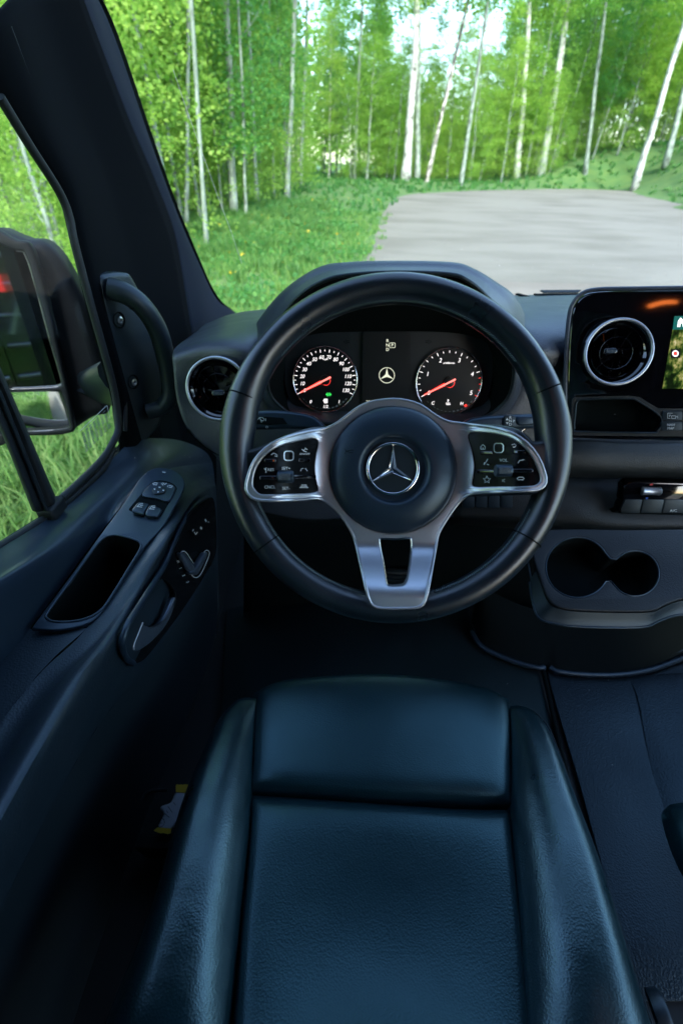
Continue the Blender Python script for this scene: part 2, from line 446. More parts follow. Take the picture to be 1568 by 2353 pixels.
flower = mat('dandelion_yellow', (.65, .45, .02), .8)

def bark_mat(name, lo, hi, dark=.62):
    m = bpy.data.materials.new(name); m.use_nodes = True; nt = m.node_tree; b = nt.nodes['Principled BSDF']; L = nt.links.new
    tc = nt.nodes.new('ShaderNodeTexCoord'); mp = nt.nodes.new('ShaderNodeMapping'); mp.inputs['Scale'].default_value = (2.2, 2.2, 1.1)
    n1 = nt.nodes.new('ShaderNodeTexNoise'); n1.inputs['Scale'].default_value = 2.4; n1.inputs['Detail'].default_value = 5; n1.inputs['Roughness'].default_value = .65
    r = nt.nodes.new('ShaderNodeValToRGB'); e = r.color_ramp.elements
    e[0].position = .34; e[0].color = (.03, .03, .025, 1); e[1].position = dark; e[1].color = (*hi, 1)
    k = e.new(.45); k.color = (*lo, 1)
    L(tc.outputs['Object'], mp.inputs[0]); L(mp.outputs[0], n1.inputs['Vector']); L(n1.outputs[0], r.inputs[0]); L(r.outputs[0], b.inputs['Base Color'])
    b.inputs['Roughness'].default_value = .8; return m
bark_w = bark_mat('pale_bark', (.26, .29, .27), (.40, .43, .41))
bark_g = bark_mat('grey_bark', (.11, .15, .125), (.22, .27, .235))
bark_d = bark_mat('dark_bark', (.09, .09, .08), (.40, .40, .37), .58)

def leaf_mesh(name, C, size, up=.35, aspect=.85):
    """diamond leaf cards, slightly folded, one island each"""
    n = len(C); s = size * NR.uniform(.6, 1.35, (n, 1))
    nrm = NR.normal(size=(n, 3)); nrm[:, 2] = np.abs(nrm[:, 2]) + up; nrm /= np.linalg.norm(nrm, axis=1, keepdims=True)
    a = NR.normal(size=(n, 3)); a -= nrm * (a * nrm).sum(1, keepdims=True); a /= np.linalg.norm(a, axis=1, keepdims=True)
    b = np.cross(nrm, a)
    P = np.stack([C - a * s * .5, C + b * s * .5 * aspect + nrm * s * .12, C + a * s * .5, C - b * s * .5 * aspect + nrm * s * .12], 1).reshape(-1, 3)
    me = bpy.data.meshes.new(name); me.vertices.add(n * 4); me.vertices.foreach_set('co', P.astype(np.float32).ravel())
    me.loops.add(n * 4); me.loops.foreach_set('vertex_index', np.arange(n * 4, dtype=np.int32))
    me.polygons.add(n); me.polygons.foreach_set('loop_start', np.arange(0, n * 4, 4, dtype=np.int32)); me.polygons.foreach_set('loop_total', np.full(n, 4, np.int32))
    me.update(); me.validate(); return me
def crown_cloud(H, Rr, ncl, per, spread, shape=1.0, seed=0):
    """clusters along side limbs of a crown of height H and radius Rr, base at z=0"""
    r = np.random.default_rng(seed); cs = []
    z = r.uniform(0, 1, ncl); ang = r.uniform(0, 2 * pi, ncl)
    prof = np.sin(np.clip(z, .04, 1) ** (.6 * shape) * pi * .93) * .9 + .12
    rad = np.sqrt(r.uniform(.05, 1, ncl)) * Rr * prof * r.uniform(.55, 1.25, ncl)
    cc = np.stack([np.cos(ang) * rad, np.sin(ang) * rad, z * H], 1)
    C = np.repeat(cc, per, 0) + r.normal(size=(ncl * per, 3)) * np.array([spread, spread, spread * .55])
    return C
def blade_mesh(name, P, Hh, wd, lean):
    """bent grass blades, 3 triangles each"""
    n = len(P); a = NR.uniform(0, 2 * pi, n); d = np.stack([np.cos(a), np.sin(a), 0 * a], 1); w = np.stack([-np.sin(a), np.cos(a), 0 * a], 1)
    h = (Hh * NR.uniform(.55, 1.25, n))[:, None]; wd = wd * NR.uniform(.7, 1.3, n)[:, None]; ln = lean * NR.uniform(.2, 1.5, n)[:, None]
    Z = np.array([[0, 0, 1.]])
    m1 = P + Z * h * .6 + d * ln * h * .35; tip = P + Z * h * (1 - .25 * ln) + d * ln * h * 1.0
    V5 = np.stack([P - w * wd, P + w * wd, m1 - w * wd * .8, m1 + w * wd * .8, tip], 1).reshape(-1, 3)
    me = bpy.data.meshes.new(name); me.vertices.add(n * 5); me.vertices.foreach_set('co', V5.astype(np.float32).ravel())
    k = (np.arange(n) * 5)[:, None]; idx = (k + np.array([[0, 1, 3, 2, 2, 3, 4]])).astype(np.int32).ravel()
    me.loops.add(n * 7); me.loops.foreach_set('vertex_index', idx)
    me.polygons.add(n * 2)
    st = (np.arange(n) * 7)[:, None] + np.array([[0, 4]]); me.polygons.foreach_set('loop_start', st.astype(np.int32).ravel())
    me.polygons.foreach_set('loop_total', np.tile(np.array([4, 3], np.int32), n)); me.update(); return me

# trunks: a few shared shapes, unit foot at the origin
def trunk_mesh(name, H, r0, bend, seed, limbs=4, z0=.45):
    r = random.Random(seed); pts = []; n = 9; ax, ay = r.uniform(-1, 1), r.uniform(-1, 1)
    for i in range(n + 1):
        t = i / n; pts.append((bend * ax * sin(t * 2.6) + .04 * r.uniform(-1, 1), bend * ay * sin(t * 2.1) + .04 * r.uniform(-1, 1), H * t - .15))
    rad = [r0 * (1.25 if i == 0 else 1) * (1 - .72 * i / n) for i in range(n + 1)]
    v, f = tube_vf(cr(pts, 2), [rad[min(i // 2, n)] for i in range(2 * n + 1)], seg=9)
    for k in range(limbs):
        t = z0 + (1 - z0) * (k + .5) / limbs * .9; i = min(int(t * n), n - 1); p = Vector(pts[i]); a = r.uniform(0, 2 * pi); L = H * .12 * r.uniform(.6, 1.2)
        q = [p, p + Vector((cos(a) * L * .5, sin(a) * L * .5, L * .35)), p + Vector((cos(a) * L, sin(a) * L, L * .8))]
        v2, f2 = tube_vf(q, [r0 * .28, r0 * .2, r0 * .08], seg=5); b = len(v); v += v2; f += [tuple(b + x for x in ff) for ff in f2]
    me = bpy.data.meshes.new(name); me.from_pydata([tuple(x) for x in v], [], f); me.polygons.foreach_set('use_smooth', [True] * len(f)); return me
TR = {}
for k in range(4): TR['tall%d' % k] = trunk_mesh('trunk', 17, .17, .25, 20 + k, 5, .6)
for k in range(4): TR['thin%d' % k] = trunk_mesh('trunk', 11, .075, .22, 40 + k, 6, .3)
for k in range(2): TR['bush%d' % k] = trunk_mesh('trunk', 5, .05, .25, 60 + k, 5, .2)
CRN = {}
for k in range(3): CRN['tall%d' % k] = leaf_mesh('crown', crown_cloud(9, 2.6, 150, 34, .32, 1, 70 + k) + np.array([0, 0, 8.6]), .16)
for k in range(4): CRN['thin%d' % k] = leaf_mesh('crown', crown_cloud(9.2, 1.7, 210, 34, .24, 1, 80 + k) + np.array([0, 0, 2.0 if k % 2 else 3.2]), .115)
for k in range(3): CRN['bush%d' % k] = leaf_mesh('crown', crown_cloud(5.2, 1.5, 150, 46, .17, .8, 90 + k) + np.array([0, 0, .2]), .062)
def tree(x, y, kind, tk, ck, label, group=None, sc=1.0, wsc=1.0, lean=(0, 0), bark=None, leaf=None, rz=None, crown=True, z=None):
    t = thing('aspen_tree', label, 'tree', (x, y, gh(x, y) if z is None else z), group)
    t.rotation_euler = (lean[1], lean[0], 0)
    tm = TR[tk]; o = bpy.data.objects.new('trunk', tm); COL.objects.link(o); o.parent = t; o.scale = (sc * wsc, sc * wsc, sc)
    o.rotation_euler.z = rnd.uniform(0, 6.28) if rz is None else rz
    if not tm.materials: tm.materials.append(bark or bark_w)
    o.material_slots[0].link = 'OBJECT'; o.material_slots[0].material = bark or bark_w
    if crown:
        cm = CRN[ck]; c = bpy.data.objects.new('crown', cm); COL.objects.link(c); c.parent = t
        k = sc * rnd.uniform(.9, 1.15); c.scale = (k, k, sc); c.rotation_euler.z = rnd.uniform(0, 6.28)
        if not cm.materials: cm.materials.append(leaf_y)
        c.material_slots[0].link = 'OBJECT'; c.material_slots[0].material = leaf or leaf_y
    return t
def foot(u, v):                                # ground point under a photo point (terrain-aware)
    z = GZ
    for _ in range(12):
        p = at(u, v, 'z', min(z, -.35)); z = .5 * z + .5 * gh(p.x, p.y)
    return p
# the pale trunks the photo lets one tell apart: foot (u,v, distance y), point higher up, width
BIG = [
 (930, 421, 943, 0, 19, 41, 'w', 'widest white aspen trunk, standing straight behind the far edge of the gravel'),
 (957, 421, 953, 0, 12, 42, 'g', 'greyer trunk close beside the widest white aspen, on its right'),
 (979, 421, 1076, 10, 9, 41, 'd', 'dark blotched aspen trunk leaning strongly to the right beyond the gravel'),
 (1056, 438, 1110, 60, 9, 38.5, 'g', 'slim grey aspen with its foot right at the gravel edge, leaning slightly right'),
 (1184, 410, 1207, 0, 13, 44, 'w', 'straight pale aspen behind the grass rim, left one of a pair of white trunks'),
 (1238, 412, 1294, 0, 17, 44, 'w', 'thick pale aspen leaning right, right one of a pair of white trunks'),
 (1341, 405, 1372, 150, 9, 43, 'g', 'short slender aspen before the grassy bank, with leaves hiding its upper trunk'),
 (1466, 396, 1580, 0, 14, 38, 'w', 'white leaning aspen with black foot on the grassy bank at the right'),
 (1530, 372, 1600, 130, 12, 39, 'g', 'grey leaning aspen farthest right, standing high on the grassy bank'),
 (657, 478, 668, 60, 11, 27, 'g', 'pale double-bent aspen on the left verge, in front of the darker crowns'),
 (690, 432, 706, 0, 8, 36, 'g', 'thin straight aspen just right of the bent pale one on the left verge'),
 (538, 520, 516, 120, 15, 20, 'g', 'stout pale aspen half covered by bright leaves on the left verge'),
 (477, 592, 464, 380, 9, 13, 'g', 'low bare aspen pole nearest the windshield edge on the left'),
 (592, 500, 580, 200, 9, 23, 'g', 'small pale aspen between the stout trunk and the bent trunk on the left'),
 (400, 330, 396, 0, 9, 17, 'g', 'slender aspen close to the windshield pillar among bright leaves'),
 (812, 425, 832, 60, 7, 44, 'g', 'thin dark-leaved aspen left of the widest white trunk'),
]
for (u0, v0, u1, v1, w, yy, bk, lab) in BIG:
    p = at(u0, v0, 'y', yy); q = at(u1, v1, 'y', yy)
    d = q - p; sc_w = (w * mpp(p) / 2) / .17
    zg = gh(p.x, p.y)
    t = tree(p.x, p.y, 'tall', 'tall%d' % rnd.randrange(4), 'tall%d' % rnd.randrange(3), lab, None, 1.0, sc_w / 1.0,
         (atan2(d.x, d.z), rnd.uniform(-.01, .01)), {'w': bark_w, 'g': bark_g, 'd': bark_d}[bk], leaf_d if bk == 'g' else leaf_y, z=min(p.z, zg + .15))
# the crowd of slimmer trees
def infr(x, y, z=0.0, mg=60):
    c = ROT.inverted() @ Vector((x, y, z))
    if c.z > -.3: return None
    return 784 + F * c.x / -c.z, 1176 - F * c.y / -c.z
cnt = 0; placed = []
LAB = {('thin', 0): ('slim aspen among the crowd of bright green trees at the edge of the gravel lot', 'slim bright aspens in the wood'),
       ('thin', 1): ('slim aspen with darker leaves among the crowded trees of the wood', 'slim dark-leaved aspens in the wood')}
def scatter(n, fx, fy, kinds, mind, okf=None, **kw):
    global cnt
    k = 0; tries = 0
    while k < n and tries < n * 60:
        tries += 1; x, y = fx(), fy()
        if road_side(x, y) < (3.2 if y > 27 and x > 0 else .9): continue
        if okf and not okf(x, y): continue
        uv = infr(x, y, 2.0)
        if uv is None or not (-120 < uv[0] < 1700): continue
        if any((x - a) ** 2 + (y - b) ** 2 < mind ** 2 for a, b in placed): continue
        placed.append((x, y)); k += 1
        kd = rnd.choice(kinds)
        if kd == 'thin':
            dk = rnd.random() < (.55 if uv[0] < 950 and uv[0] > 520 else .25)
            l, g_ = LAB[('thin', int(dk))]
            tree(x, y, 'thin', 'thin%d' % rnd.randrange(4), 'thin%d' % rnd.randrange(4), l, g_, rnd.uniform(.8, 1.15) * kw.get('s', 1), rnd.uniform(.6, 1.1), (rnd.uniform(-.04, .04), rnd.uniform(-.04, .04)), (bark_g if x < -3 else rnd.choice([bark_g, bark_g, bark_w])), leaf_d if dk else leaf_y)
        else:
            tree(x, y, 'bush', 'bush%d' % rnd.randrange(2), 'bush%d' % rnd.randrange(3), 'low bushy aspen sapling with bright leaves down to the grass', 'aspen saplings along the verge', rnd.uniform(.7, 1.1) * kw.get('s', 1), 1, (rnd.uniform(-.08, .08), rnd.uniform(-.08, .08)), bark_g, leaf_y)
        cnt += 1
U = rnd.uniform
scatter(80, lambda: U(-24, -3.6), lambda: U(13, 52), ['thin'], 1.3)
scatter(18, lambda: U(-16, -5.2), lambda: U(4.5, 14), ['bush'], 1.5)
scatter(24, lambda: U(-10, -4.6), lambda: U(2.5, 10), ['bush'], 1.0, s=1.15)
scatter(34, lambda: U(-11, -4.6), lambda: U(9, 28), ['bush'], 1.1, s=1.5)
gap = lambda x, y: not (880 < infr(x, y)[0] < 1230) or rnd.random() < .25
scatter(34, lambda: U(-3, 42), lambda: FARY + U(3, 12), ['thin'], 2.2, gap)
gap = lambda x, y: not (870 < infr(x, y)[0] < 1240)
scatter(30, lambda: U(-3, 44), lambda: FARY + U(9, 28), ['thin'], 2.0, gap, s=1.25)
scatter(26, lambda: U(14, 60), lambda: U(30, 62), ['thin'], 2.2, s=1.1)
scatter(60, lambda: U(0, 44), lambda: FARY + U(1.5, 13), ['bush'], 1.4, s=1.3)
scatter(26, lambda: U(-16, -3), lambda: U(26, 48), ['bush'], 1.4, s=1.5)
for i in range(20):                            # behind the van, seen in the outside mirrors
    x, y = (U(-14, -3.5), U(-26, -4))
    k = i % 3
    tree(x, y, 'bush' if k else 'thin', ('bush%d' % (i % 2)) if k else 'thin%d' % (i % 4), ('bush%d' % k) if k else 'thin%d' % (i % 4),
         'leafy aspen behind the van, seen small in the outside mirror', 'aspens behind the van', U(.9, 1.4), 1, (0, 0), bark_g, leaf_y)
# far wood reading as one mass
def wood():
    C = []
    for i in range(520):
        x = U(-60, 110); y = U(58, 92)
        uv = infr(x, y)
        if uv is None: continue
        H = U(8, 15) * (1 - .52 * sstep(850, 930, uv[0]) * (1 - sstep(1200, 1290, uv[0])))
        nn = 90
        c = np.array([x, y, GZ + .5]) + crown_cloud(H, 2.4, 30, 5, .55, 1, i)
        C.append(c)
    for i in range(240):                      # to the left of the van
        x = U(-60, -17); y = U(-12, 58)
        H = U(7, 14); C.append(np.array([x, y, GZ + .3]) + crown_cloud(H, 2.2, 30, 5, .5, 1, 1000 + i))
    return np.concatenate(C)
wd = mko('distant_wood', leaf_mesh('distant_wood', wood(), .55), leaf_y, None, 0); tag(wd, 'dense green wood filling in behind the aspen trunks', 'wood', kind='stuff')
# trunks inside that far wood
v, f = [], []
for i in range(120):
    x = U(-50, 70); y = U(54, 70)
    r_ = U(.07, .16); h = U(9, 14) * (.6 if infr(x, y) and 870 < infr(x, y)[0] < 1240 else 1)
    v2, f2 = tube_vf([(x, y, GZ), (x + U(-.3, .3), y, GZ + h * .5), (x + U(-.6, .6), y, GZ + h)], [r_, r_ * .7, r_ * .3], seg=6)
    b = len(v); v += v2; f += [tuple(b + q for q in ff) for ff in f2]
ft = mk('distant_trunks', v, f, bark_w, None, 180); tag(ft, 'pale thin trunks standing deep inside the far wood', 'tree trunks', kind='stuff')
# grass
def grass_pts(n, fx, fy, mn=.1, clump=None):
    P = []
    while len(P) < n:
        x, y = fx(), fy()
        rs = road_side(x, y)
        if rs < mn and not (rs > -.25 and rnd.random() < .25): continue
        k = clump or 1
        for _ in range(k):
            P.append((x + rnd.gauss(0, .06), y + rnd.gauss(0, .06)))
    return P
def gpos(P): return np.array([(x, y, gh(x, y) - .01) for x, y in P])
P = gpos(grass_pts(9000, lambda: -1.25 - 6 * rnd.random(), lambda: U(-16, -2.2), clump=8))
tg2 = mko('roadside_grass', blade_mesh('roadside_grass', P, .34, .013, .8), grassm, None, 0); tag(tg2, 'long grass beside the track behind the van, seen in the mirror', 'grass', kind='stuff')
P = gpos(grass_pts(26000, lambda: -1.25 - 3.6 * rnd.random() ** 1.3, lambda: U(-2.2, 5.5), clump=10))
tg = mko('tall_grass', blade_mesh('tall_grass', P, .36, .0065, .8), grassm, None, 0); tag(tg, 'long bright grass beside the driver door', 'grass', kind='stuff')
P = gpos(grass_pts(30000, lambda: 1.8 - 7.5 * rnd.random(), lambda: 5 + 17 * rnd.random() ** 1.5, clump=12))
vg = mko('verge_grass', blade_mesh('verge_grass', P, .17, .013, .7), verge_m, None, 0); tag(vg, 'soft green grass on the verge left of the gravel', 'grass', kind='stuff')
P = gpos(grass_pts(9000, lambda: -.4 - 4.6 * rnd.random() ** .7, lambda: U(7, 26), .3, clump=45))
vt = mko('tall_verge_tufts', blade_mesh('tall_verge_tufts', P, .33, .012, .7), grassm, None, 0); tag(vt, 'taller uneven grass tufts along the left verge and tree line', 'grass tufts', kind='stuff')
P = gpos(grass_pts(26000, lambda: U(-6, 42), lambda: U(20, 60), clump=8))
fg = mko('far_grass', blade_mesh('far_grass', P, .26, .045, .7), verge_m, None, 0); tag(fg, 'green grass along the far rim and bank of the gravel lot', 'grass', kind='stuff')
# loose stones on the lot
v, f = [], []
for i in range(5200):
    y = 6 + 32 * rnd.random() ** 1.6; x = U(-1, 20)
    if road_side(x, y) > -.15 or (x > 8 and rnd.random() < .4): continue
    s_ = .006 + .020 * rnd.random() ** 3; b = len(v); a0 = U(0, 6.28); z0 = gb(y) + .009
    for k in range(5): v.append((x + s_ * U(.7, 1.2) * cos(a0 + k * 1.257), y + s_ * U(.7, 1.2) * sin(a0 + k * 1.257), z0))
    v.append((x, y, z0 + s_ * U(.4, .9))); f += [(b + k, b + (k + 1) % 5, b + 5) for k in range(5)]
stn = mat('pebble', (.20, .19, .17), .9, var=((.08, .08, .07), 3, .4, .6))
ls = mk('loose_stones', v, f, stn, None, 0); tag(ls, 'loose pebbles scattered over the gravel lot', 'pebbles', kind='stuff')
# leafy weeds in darker clumps on the verge
C = []
for i in range(60):
    x = U(-4.5, .3); y = U(6.5, 24)
    if road_side(x, y) < .4: continue
    C.append(np.array([x, y, gh(x, y) + .12]) + NR.normal(size=(70, 3)) * np.array([.28, .28, .07]))
wdz = mko('verge_weeds', leaf_mesh('verge_weeds', np.concatenate(C), .085), leaf_d, None, 0); tag(wdz, 'darker leafy weeds in clumps on the verge grass', 'weeds', kind='stuff')
C = np.array([(x, y, gh(x, y) + rnd.uniform(.1, .22)) for x, y in grass_pts(110, lambda: U(-4.5, 1.6), lambda: U(5.5, 26), .15)])
fl = mko('yellow_flowers', leaf_mesh('yellow_flowers', C, .045, .9, 1.0), flower, None, 0); tag(fl, 'small yellow flowers dotted through the verge grass', 'flowers', kind='stuff')
#PART3
# ------------------------------------------------------------------ van shell (floor, pillar, glass, roof)
FZ = -1.04
fl_ = mk('cab_floor', [(-.62, -1.6, FZ), (1.5, -1.6, FZ), (1.5, 1.6, FZ), (-.62, 1.6, FZ), (-.62, -1.6, FZ - .05), (1.5, -1.6, FZ - .05), (1.5, 1.6, FZ - .05), (-.62, 1.6, FZ - .05)],
         [(0, 1, 2, 3), (7, 6, 5, 4), (0, 4, 5, 1), (1, 5, 6, 2), (2, 6, 7, 3), (3, 7, 4, 0)], rubber, None, 0); tag(fl_, kind='structure')
roof = thing('van_roof', 'dark headliner roof over the driver cab', 'van roof', (0, -.4, .62))
loft('headliner', [[(-.62, y, .42), (-.55, y, .56), (0, y, .64), (.6, y, .64), (1.25, y, .56), (1.35, y, .42)] for y in (.50, .3, 0, -.5, -1.0, -1.7)], fabric, roof, 4, 3, -.03)
side_r = thing('passenger_door', 'dark far side door with its window, beyond the passenger seat', 'door', (1.42, .3, -.6))
box('door_panel', (1.42, .3, -.78), (.06, 2.4, .75), plast, side_r)
box('window_frame', (1.42, -.62, 0), (.06, .12, .9), plast, side_r)
box('window_glass', (1.42, .2, 0), (.006, 1.5, .8), glass, side_r)
side_b = thing('rear_side_wall', 'black outer side wall of the van behind the driver door, seen in the mirrors', 'van side', (-.66, -2.2, -.9))
box('side_panel', (-.64, -2.1, -.35), (.05, 4.0, 2.3), carpaint, side_b)
wl = thing('left_body_side', 'dark inner body side and rear door pillar behind the driver door', 'van wall', (-.50, -1.2, -.3))
box('wall_panel', (-.52, -1.25, -.3), (.06, 1.9, 1.7), blackm, wl)
box('front_side_panel', (-.515, 1.33, -.76), (.03, .66, .72), blackm, wl)
rw = box('rear_light_block', (.45, -1.75, -.2), (2.2, .05, 1.9), fabric, None, loc=(.45, -1.75, -.2)); tag(rw, 'added dark partition behind the seats, unseen, blocking light from the rear', 'partition')  # added out of view to keep light from the open rear off the cab
fw = box('firewall', (.49, 1.62, -.78), (1.98, .04, .62), blackm, None, loc=(.49, 1.62, -.73)); tag(fw, 'black firewall closing the footwell in front', 'firewall')
# black equipment carrier at the rear corner of the van (seen in the outside mirror only)
rack = thing('equipment_carrier', 'black equipment carrier with pale tube rails behind the van, seen in the outside mirror', 'carrier', (-1.1, -2.3, -.4))
box('carrier_body', (-1.14, -2.42, -.30), (1.0, .5, 1.7), gloss, rack, bev=.03)
for zz in (.42, .22, .02, -.18, -.40, -.62, -.86): tube('rail', [(-1.62, -2.12, zz), (-.70, -2.12, zz + .015)], .016, dsilver, rack)
for xx in (-1.5, -1.12, -.9): tube('upright', [(xx, -2.14, .5), (xx, -2.14, -1.0)], .014, plast, rack)
tube('brace', [(-.98, -2.08, -.05), (-.74, -2.08, -.52)], .02, silver, rack)
tube('hoop', cr([(-1.25, -2.10, .2), (-1.08, -2.10, -.05), (-1.05, -2.10, -.45), (-1.12, -2.10, -.8)], 5), .014, dsilver, rack)
box('plate_panel', (-1.3, -2.14, -1.02), (.3, .02, .12), print_w, rack)
for xx in (-1.0, -.78):
    tl = box('tail_lamp', (xx, -2.10, -.16), (.035, .03, .12), red_e, None, loc=(xx, -2.10, -.16)); tag(tl, 'small red lamp on the %s side of the equipment carrier, seen in the mirror' % ('outer' if xx < -.9 else 'inner'), 'lamp', 'red lamps on the carrier')

# left A-pillar trim
X = lambda u, v, x: at(u, v, 'x', x)
pil = thing('pillar_trim', 'dark fabric covered pillar trim between the side window and the windshield', 'pillar', (-.45, 1.0, -.3))
p0 = [(-60, 130), (60, 330), (130, 440), (160, 550), (200, 710), (245, 870), (272, 1000), (276, 1034)]
p1 = [(-40, 60), (90, 325), (152, 436), (183, 550), (224, 710), (268, 868), (298, 1020), (304, 1046)]
p1b = [(10, 20), (120, 300), (178, 420), (210, 545), (250, 705), (290, 862), (330, 1020), (338, 1052)]
p2 = [(60, -30), (165, 265), (228, 400), (268, 545), (310, 700), (350, 850), (398, 1010), (404, 1060)]
p2b = [(105, -30), (190, 220), (255, 390), (300, 530), (345, 680), (372, 800), (402, 900), (425, 1000)]
p3 = [(182, -30), (240, 126), (300, 283), (352, 404), (400, 531), (424, 660), (446, 790), (475, 900)]
p3b = [(200, -30), (262, 140), (325, 290), (378, 420), (428, 560), (460, 680), (495, 770), (545, 880)]
p4 = [(206, -40), (262, 80), (345, 320), (402, 476), (455, 600), (500, 690), (545, 722), (610, 800)]
rows = []
for pr_, xs in ((p0, -.452), (p1, -.438), (p1b, -.432), (p2, -.452), (p2b, -.456), (p3, -.44), (p3b, -.452), (p4, -.50)):
    rows.append([X(u, v, xs) for u, v in pr_])
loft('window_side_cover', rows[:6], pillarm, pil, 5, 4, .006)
loft('windshield_side_cover', rows[5:], fabric, pil, 5, 5, .006)
tube('window_seal', cr([X(u, v, -.442) for u, v in [(0, 222), (66, 330), (136, 440), (160, 500), (172, 560), (212, 710), (256, 868), (270, 940), (272, 985), (262, 1012), (238, 1052), (192, 1100), (142, 1146)]], 5), .0065, rubber, pil)
tube('inner_groove', cr([X(u, v, -.436) for u, v in [(20, 60), (112, 300), (170, 425), (205, 550), (246, 710), (284, 862), (288, 990)]], 5), .004, rubber, pil)
0 and tube('trim_ridge', cr([X(u, v, -.447) for u, v in [(130, -30), (205, 180), (268, 380), (318, 530), (352, 680), (376, 800)]], 5), .004, fabric, pil)
box('pillar_foot', at(340, 940, 'x', -.47), (.05, .2, .3), blackm, pil)
# windshield
wsd = thing('windshield', 'wide windshield with a dotted black frit edge', 'windshield', (0, 1.5, -.25))
def wsp(x, z):                                # slanted glass
    return Vector((x, 1.60 - (z + .25) * .72 - .16 * ((x - .45) / 1.1) ** 2 * 0 , z))
loft('glass_pane', [[Vector((x, y, z)) for x in (-.52, 0, .5, 1.0, 1.45)] for y, z in ((1.64, -.30), (1.42, 0), (1.2, .3), (.98, .48), (.48, .655))], glass, wsd, 3, 3)
tube('frit_edge', cr([X(u, v, -.505) for u, v in [(208, -40), (264, 80), (347, 320), (404, 476), (457, 602), (482, 657), (505, 692), (530, 712)]], 6), .0075, blackm, wsd, flat=.3)
dr0 = thing('door_outer_shell', 'black outer skin of the driver door below the window', 'door skin', (-.535, .32, -.86))
# side window glass + divider bar
sw = thing('side_window', 'driver door window pane with a small printed sticker in its front corner', 'window', (-.45, .7, -.3))
gp = [(-300, 300), (0, 222), (66, 330), (136, 440), (160, 500), (172, 560), (212, 710), (256, 868), (272, 985), (238, 1052), (142, 1146), (0, 1240), (-300, 1420)]
mk('glass_pane', [X(u, v, -.4485) for u, v in gp], [tuple(range(len(gp)))], glass, sw, 0)
stk = [X(u, v, -.4478) for u, v in [(185, 993), (246, 931), (258, 985), (203, 1045)]]
PS = Plane(X(220, 990, -.4476), (1, 0, 0))
ml = []
for i in range(9):
    t = i / 8; a = (188 + 8 * t, 997 + 42 * t); b = (244 + 12 * t, 941 + 36 * t)
    seg = []
    for k in range(7):
        q0, q1 = k / 7 + .02, k / 7 + .02 + (.09 if (k * 7 + i * 3) % 5 else .05)
        ml.append([(a[0] + (b[0] - a[0]) * q0, a[1] + (b[1] - a[1]) * q0), (a[0] + (b[0] - a[0]) * q1, a[1] + (b[1] - a[1]) * q1)])
marks('sticker_print', PS, ml, 1.6, print_g, sw)
marks('sticker_edge', PS, [[(184, 990), (246, 931)], [(246, 931), (253, 962)]], .8, print_w, sw)
box('outer_skin', (-.505, .32, -.93), (.03, 1.25, .80), carpaint, dr0)
bar = thing('window_divider', 'black upright divider bar of the side window', 'window bar', tuple(X(135, 1160, -.44)))
LB = [(-60, 860), (0, 985), (34, 1069), (74, 1172)]; RB = [(-60, 700), (0, 840), (84, 1036), (137, 1162)]
MB = [(-60, 800), (0, 905), (60, 1052), (107, 1172)]
loft('bar', [[X(u, v, -.446) for u, v in LB], [X(u, v, -.436) for u, v in [(-60, 840), (0, 965), (42, 1069), (84, 1176)]], [X(u, v, -.436) for u, v in MB], [X(u, v, -.428) for u, v in [(-60, 720), (0, 858), (76, 1036), (130, 1166)]], [X(u, v, -.446) for u, v in RB]], rubber, bar, 5, 4, .004)
tube('bar_lip', [X(u, v, -.432) for u, v in MB], .003, plast, bar)
box('bar_foot', X(120, 1168, -.437), (.025, .04, .022), rubber, bar, bev=.004)
# outside mirror
mp_ = X(90, 800, -.76); MN = Vector((.335, -.94, .10))
MP = Plane(mp_, MN)
mir = thing('side_mirror', 'black two-part outside mirror with a tall upper glass and a small wide-angle lower glass', 'mirror', tuple(mp_))
hs = cr([(-60, 553), (60, 549), (97, 553), (125, 575), (152, 613), (190, 685), (206, 722), (226, 800), (245, 880), (250, 950), (215, 962), (172, 990), (158, 1001), (60, 1004), (-60, 990)], 4, True)
plate('housing', MP.off(-.05), hs, matte, mir, .13, .03, smooth=60, br=5)
fr_o = cr([(-60, 553), (40, 552), (72, 566), (98, 640), (122, 740), (148, 860), (168, 960), (160, 996), (60, 1002), (-60, 1000)], 5, True)
gu = cr([(-60, 578), (38, 576), (60, 590), (84, 665), (112, 770), (140, 868), (137, 886), (112, 891), (28, 895), (-60, 892)], 5, True)
gl = cr([(-60, 903), (28, 900), (120, 898), (142, 908), (160, 968), (152, 984), (66, 991), (-60, 990)], 5, True)
plate('mirror_frame', MP, [fr_o, gu, gl], matte, mir, .035, .006, smooth=60)
plate('upper_glass', MP.off(-.012), [(u * 1.0 + (2 if u > 0 else 0), v) for u, v in gu], mirrorm, mir, .004)
def bulge(p):
    d = p - MP.off(-.012).at(140, 885); return -.0 - (d.length ** 2) / (2 * .42)
plate('wide_angle_glass', MP.off(-.010), [(u + (2 if u > 0 else 0), v) for u, v in gl], mirrorm, mir, .004, hf=bulge, sub=10, smooth=180)
for g_ in (gu, gl): tube('glass_bead', [MP.off(-.004).at(u, v) for u, v in g_ if u > 22], .0016, dsilver, mir, seg=6)
arm = [MP.at(200, 890, -.05), X(228, 892, -.68), X(262, 885, -.56), X(290, 880, -.47)]
tube('arm', cr(arm, 4), .062, plast, mir, seg=14, flat=.55)

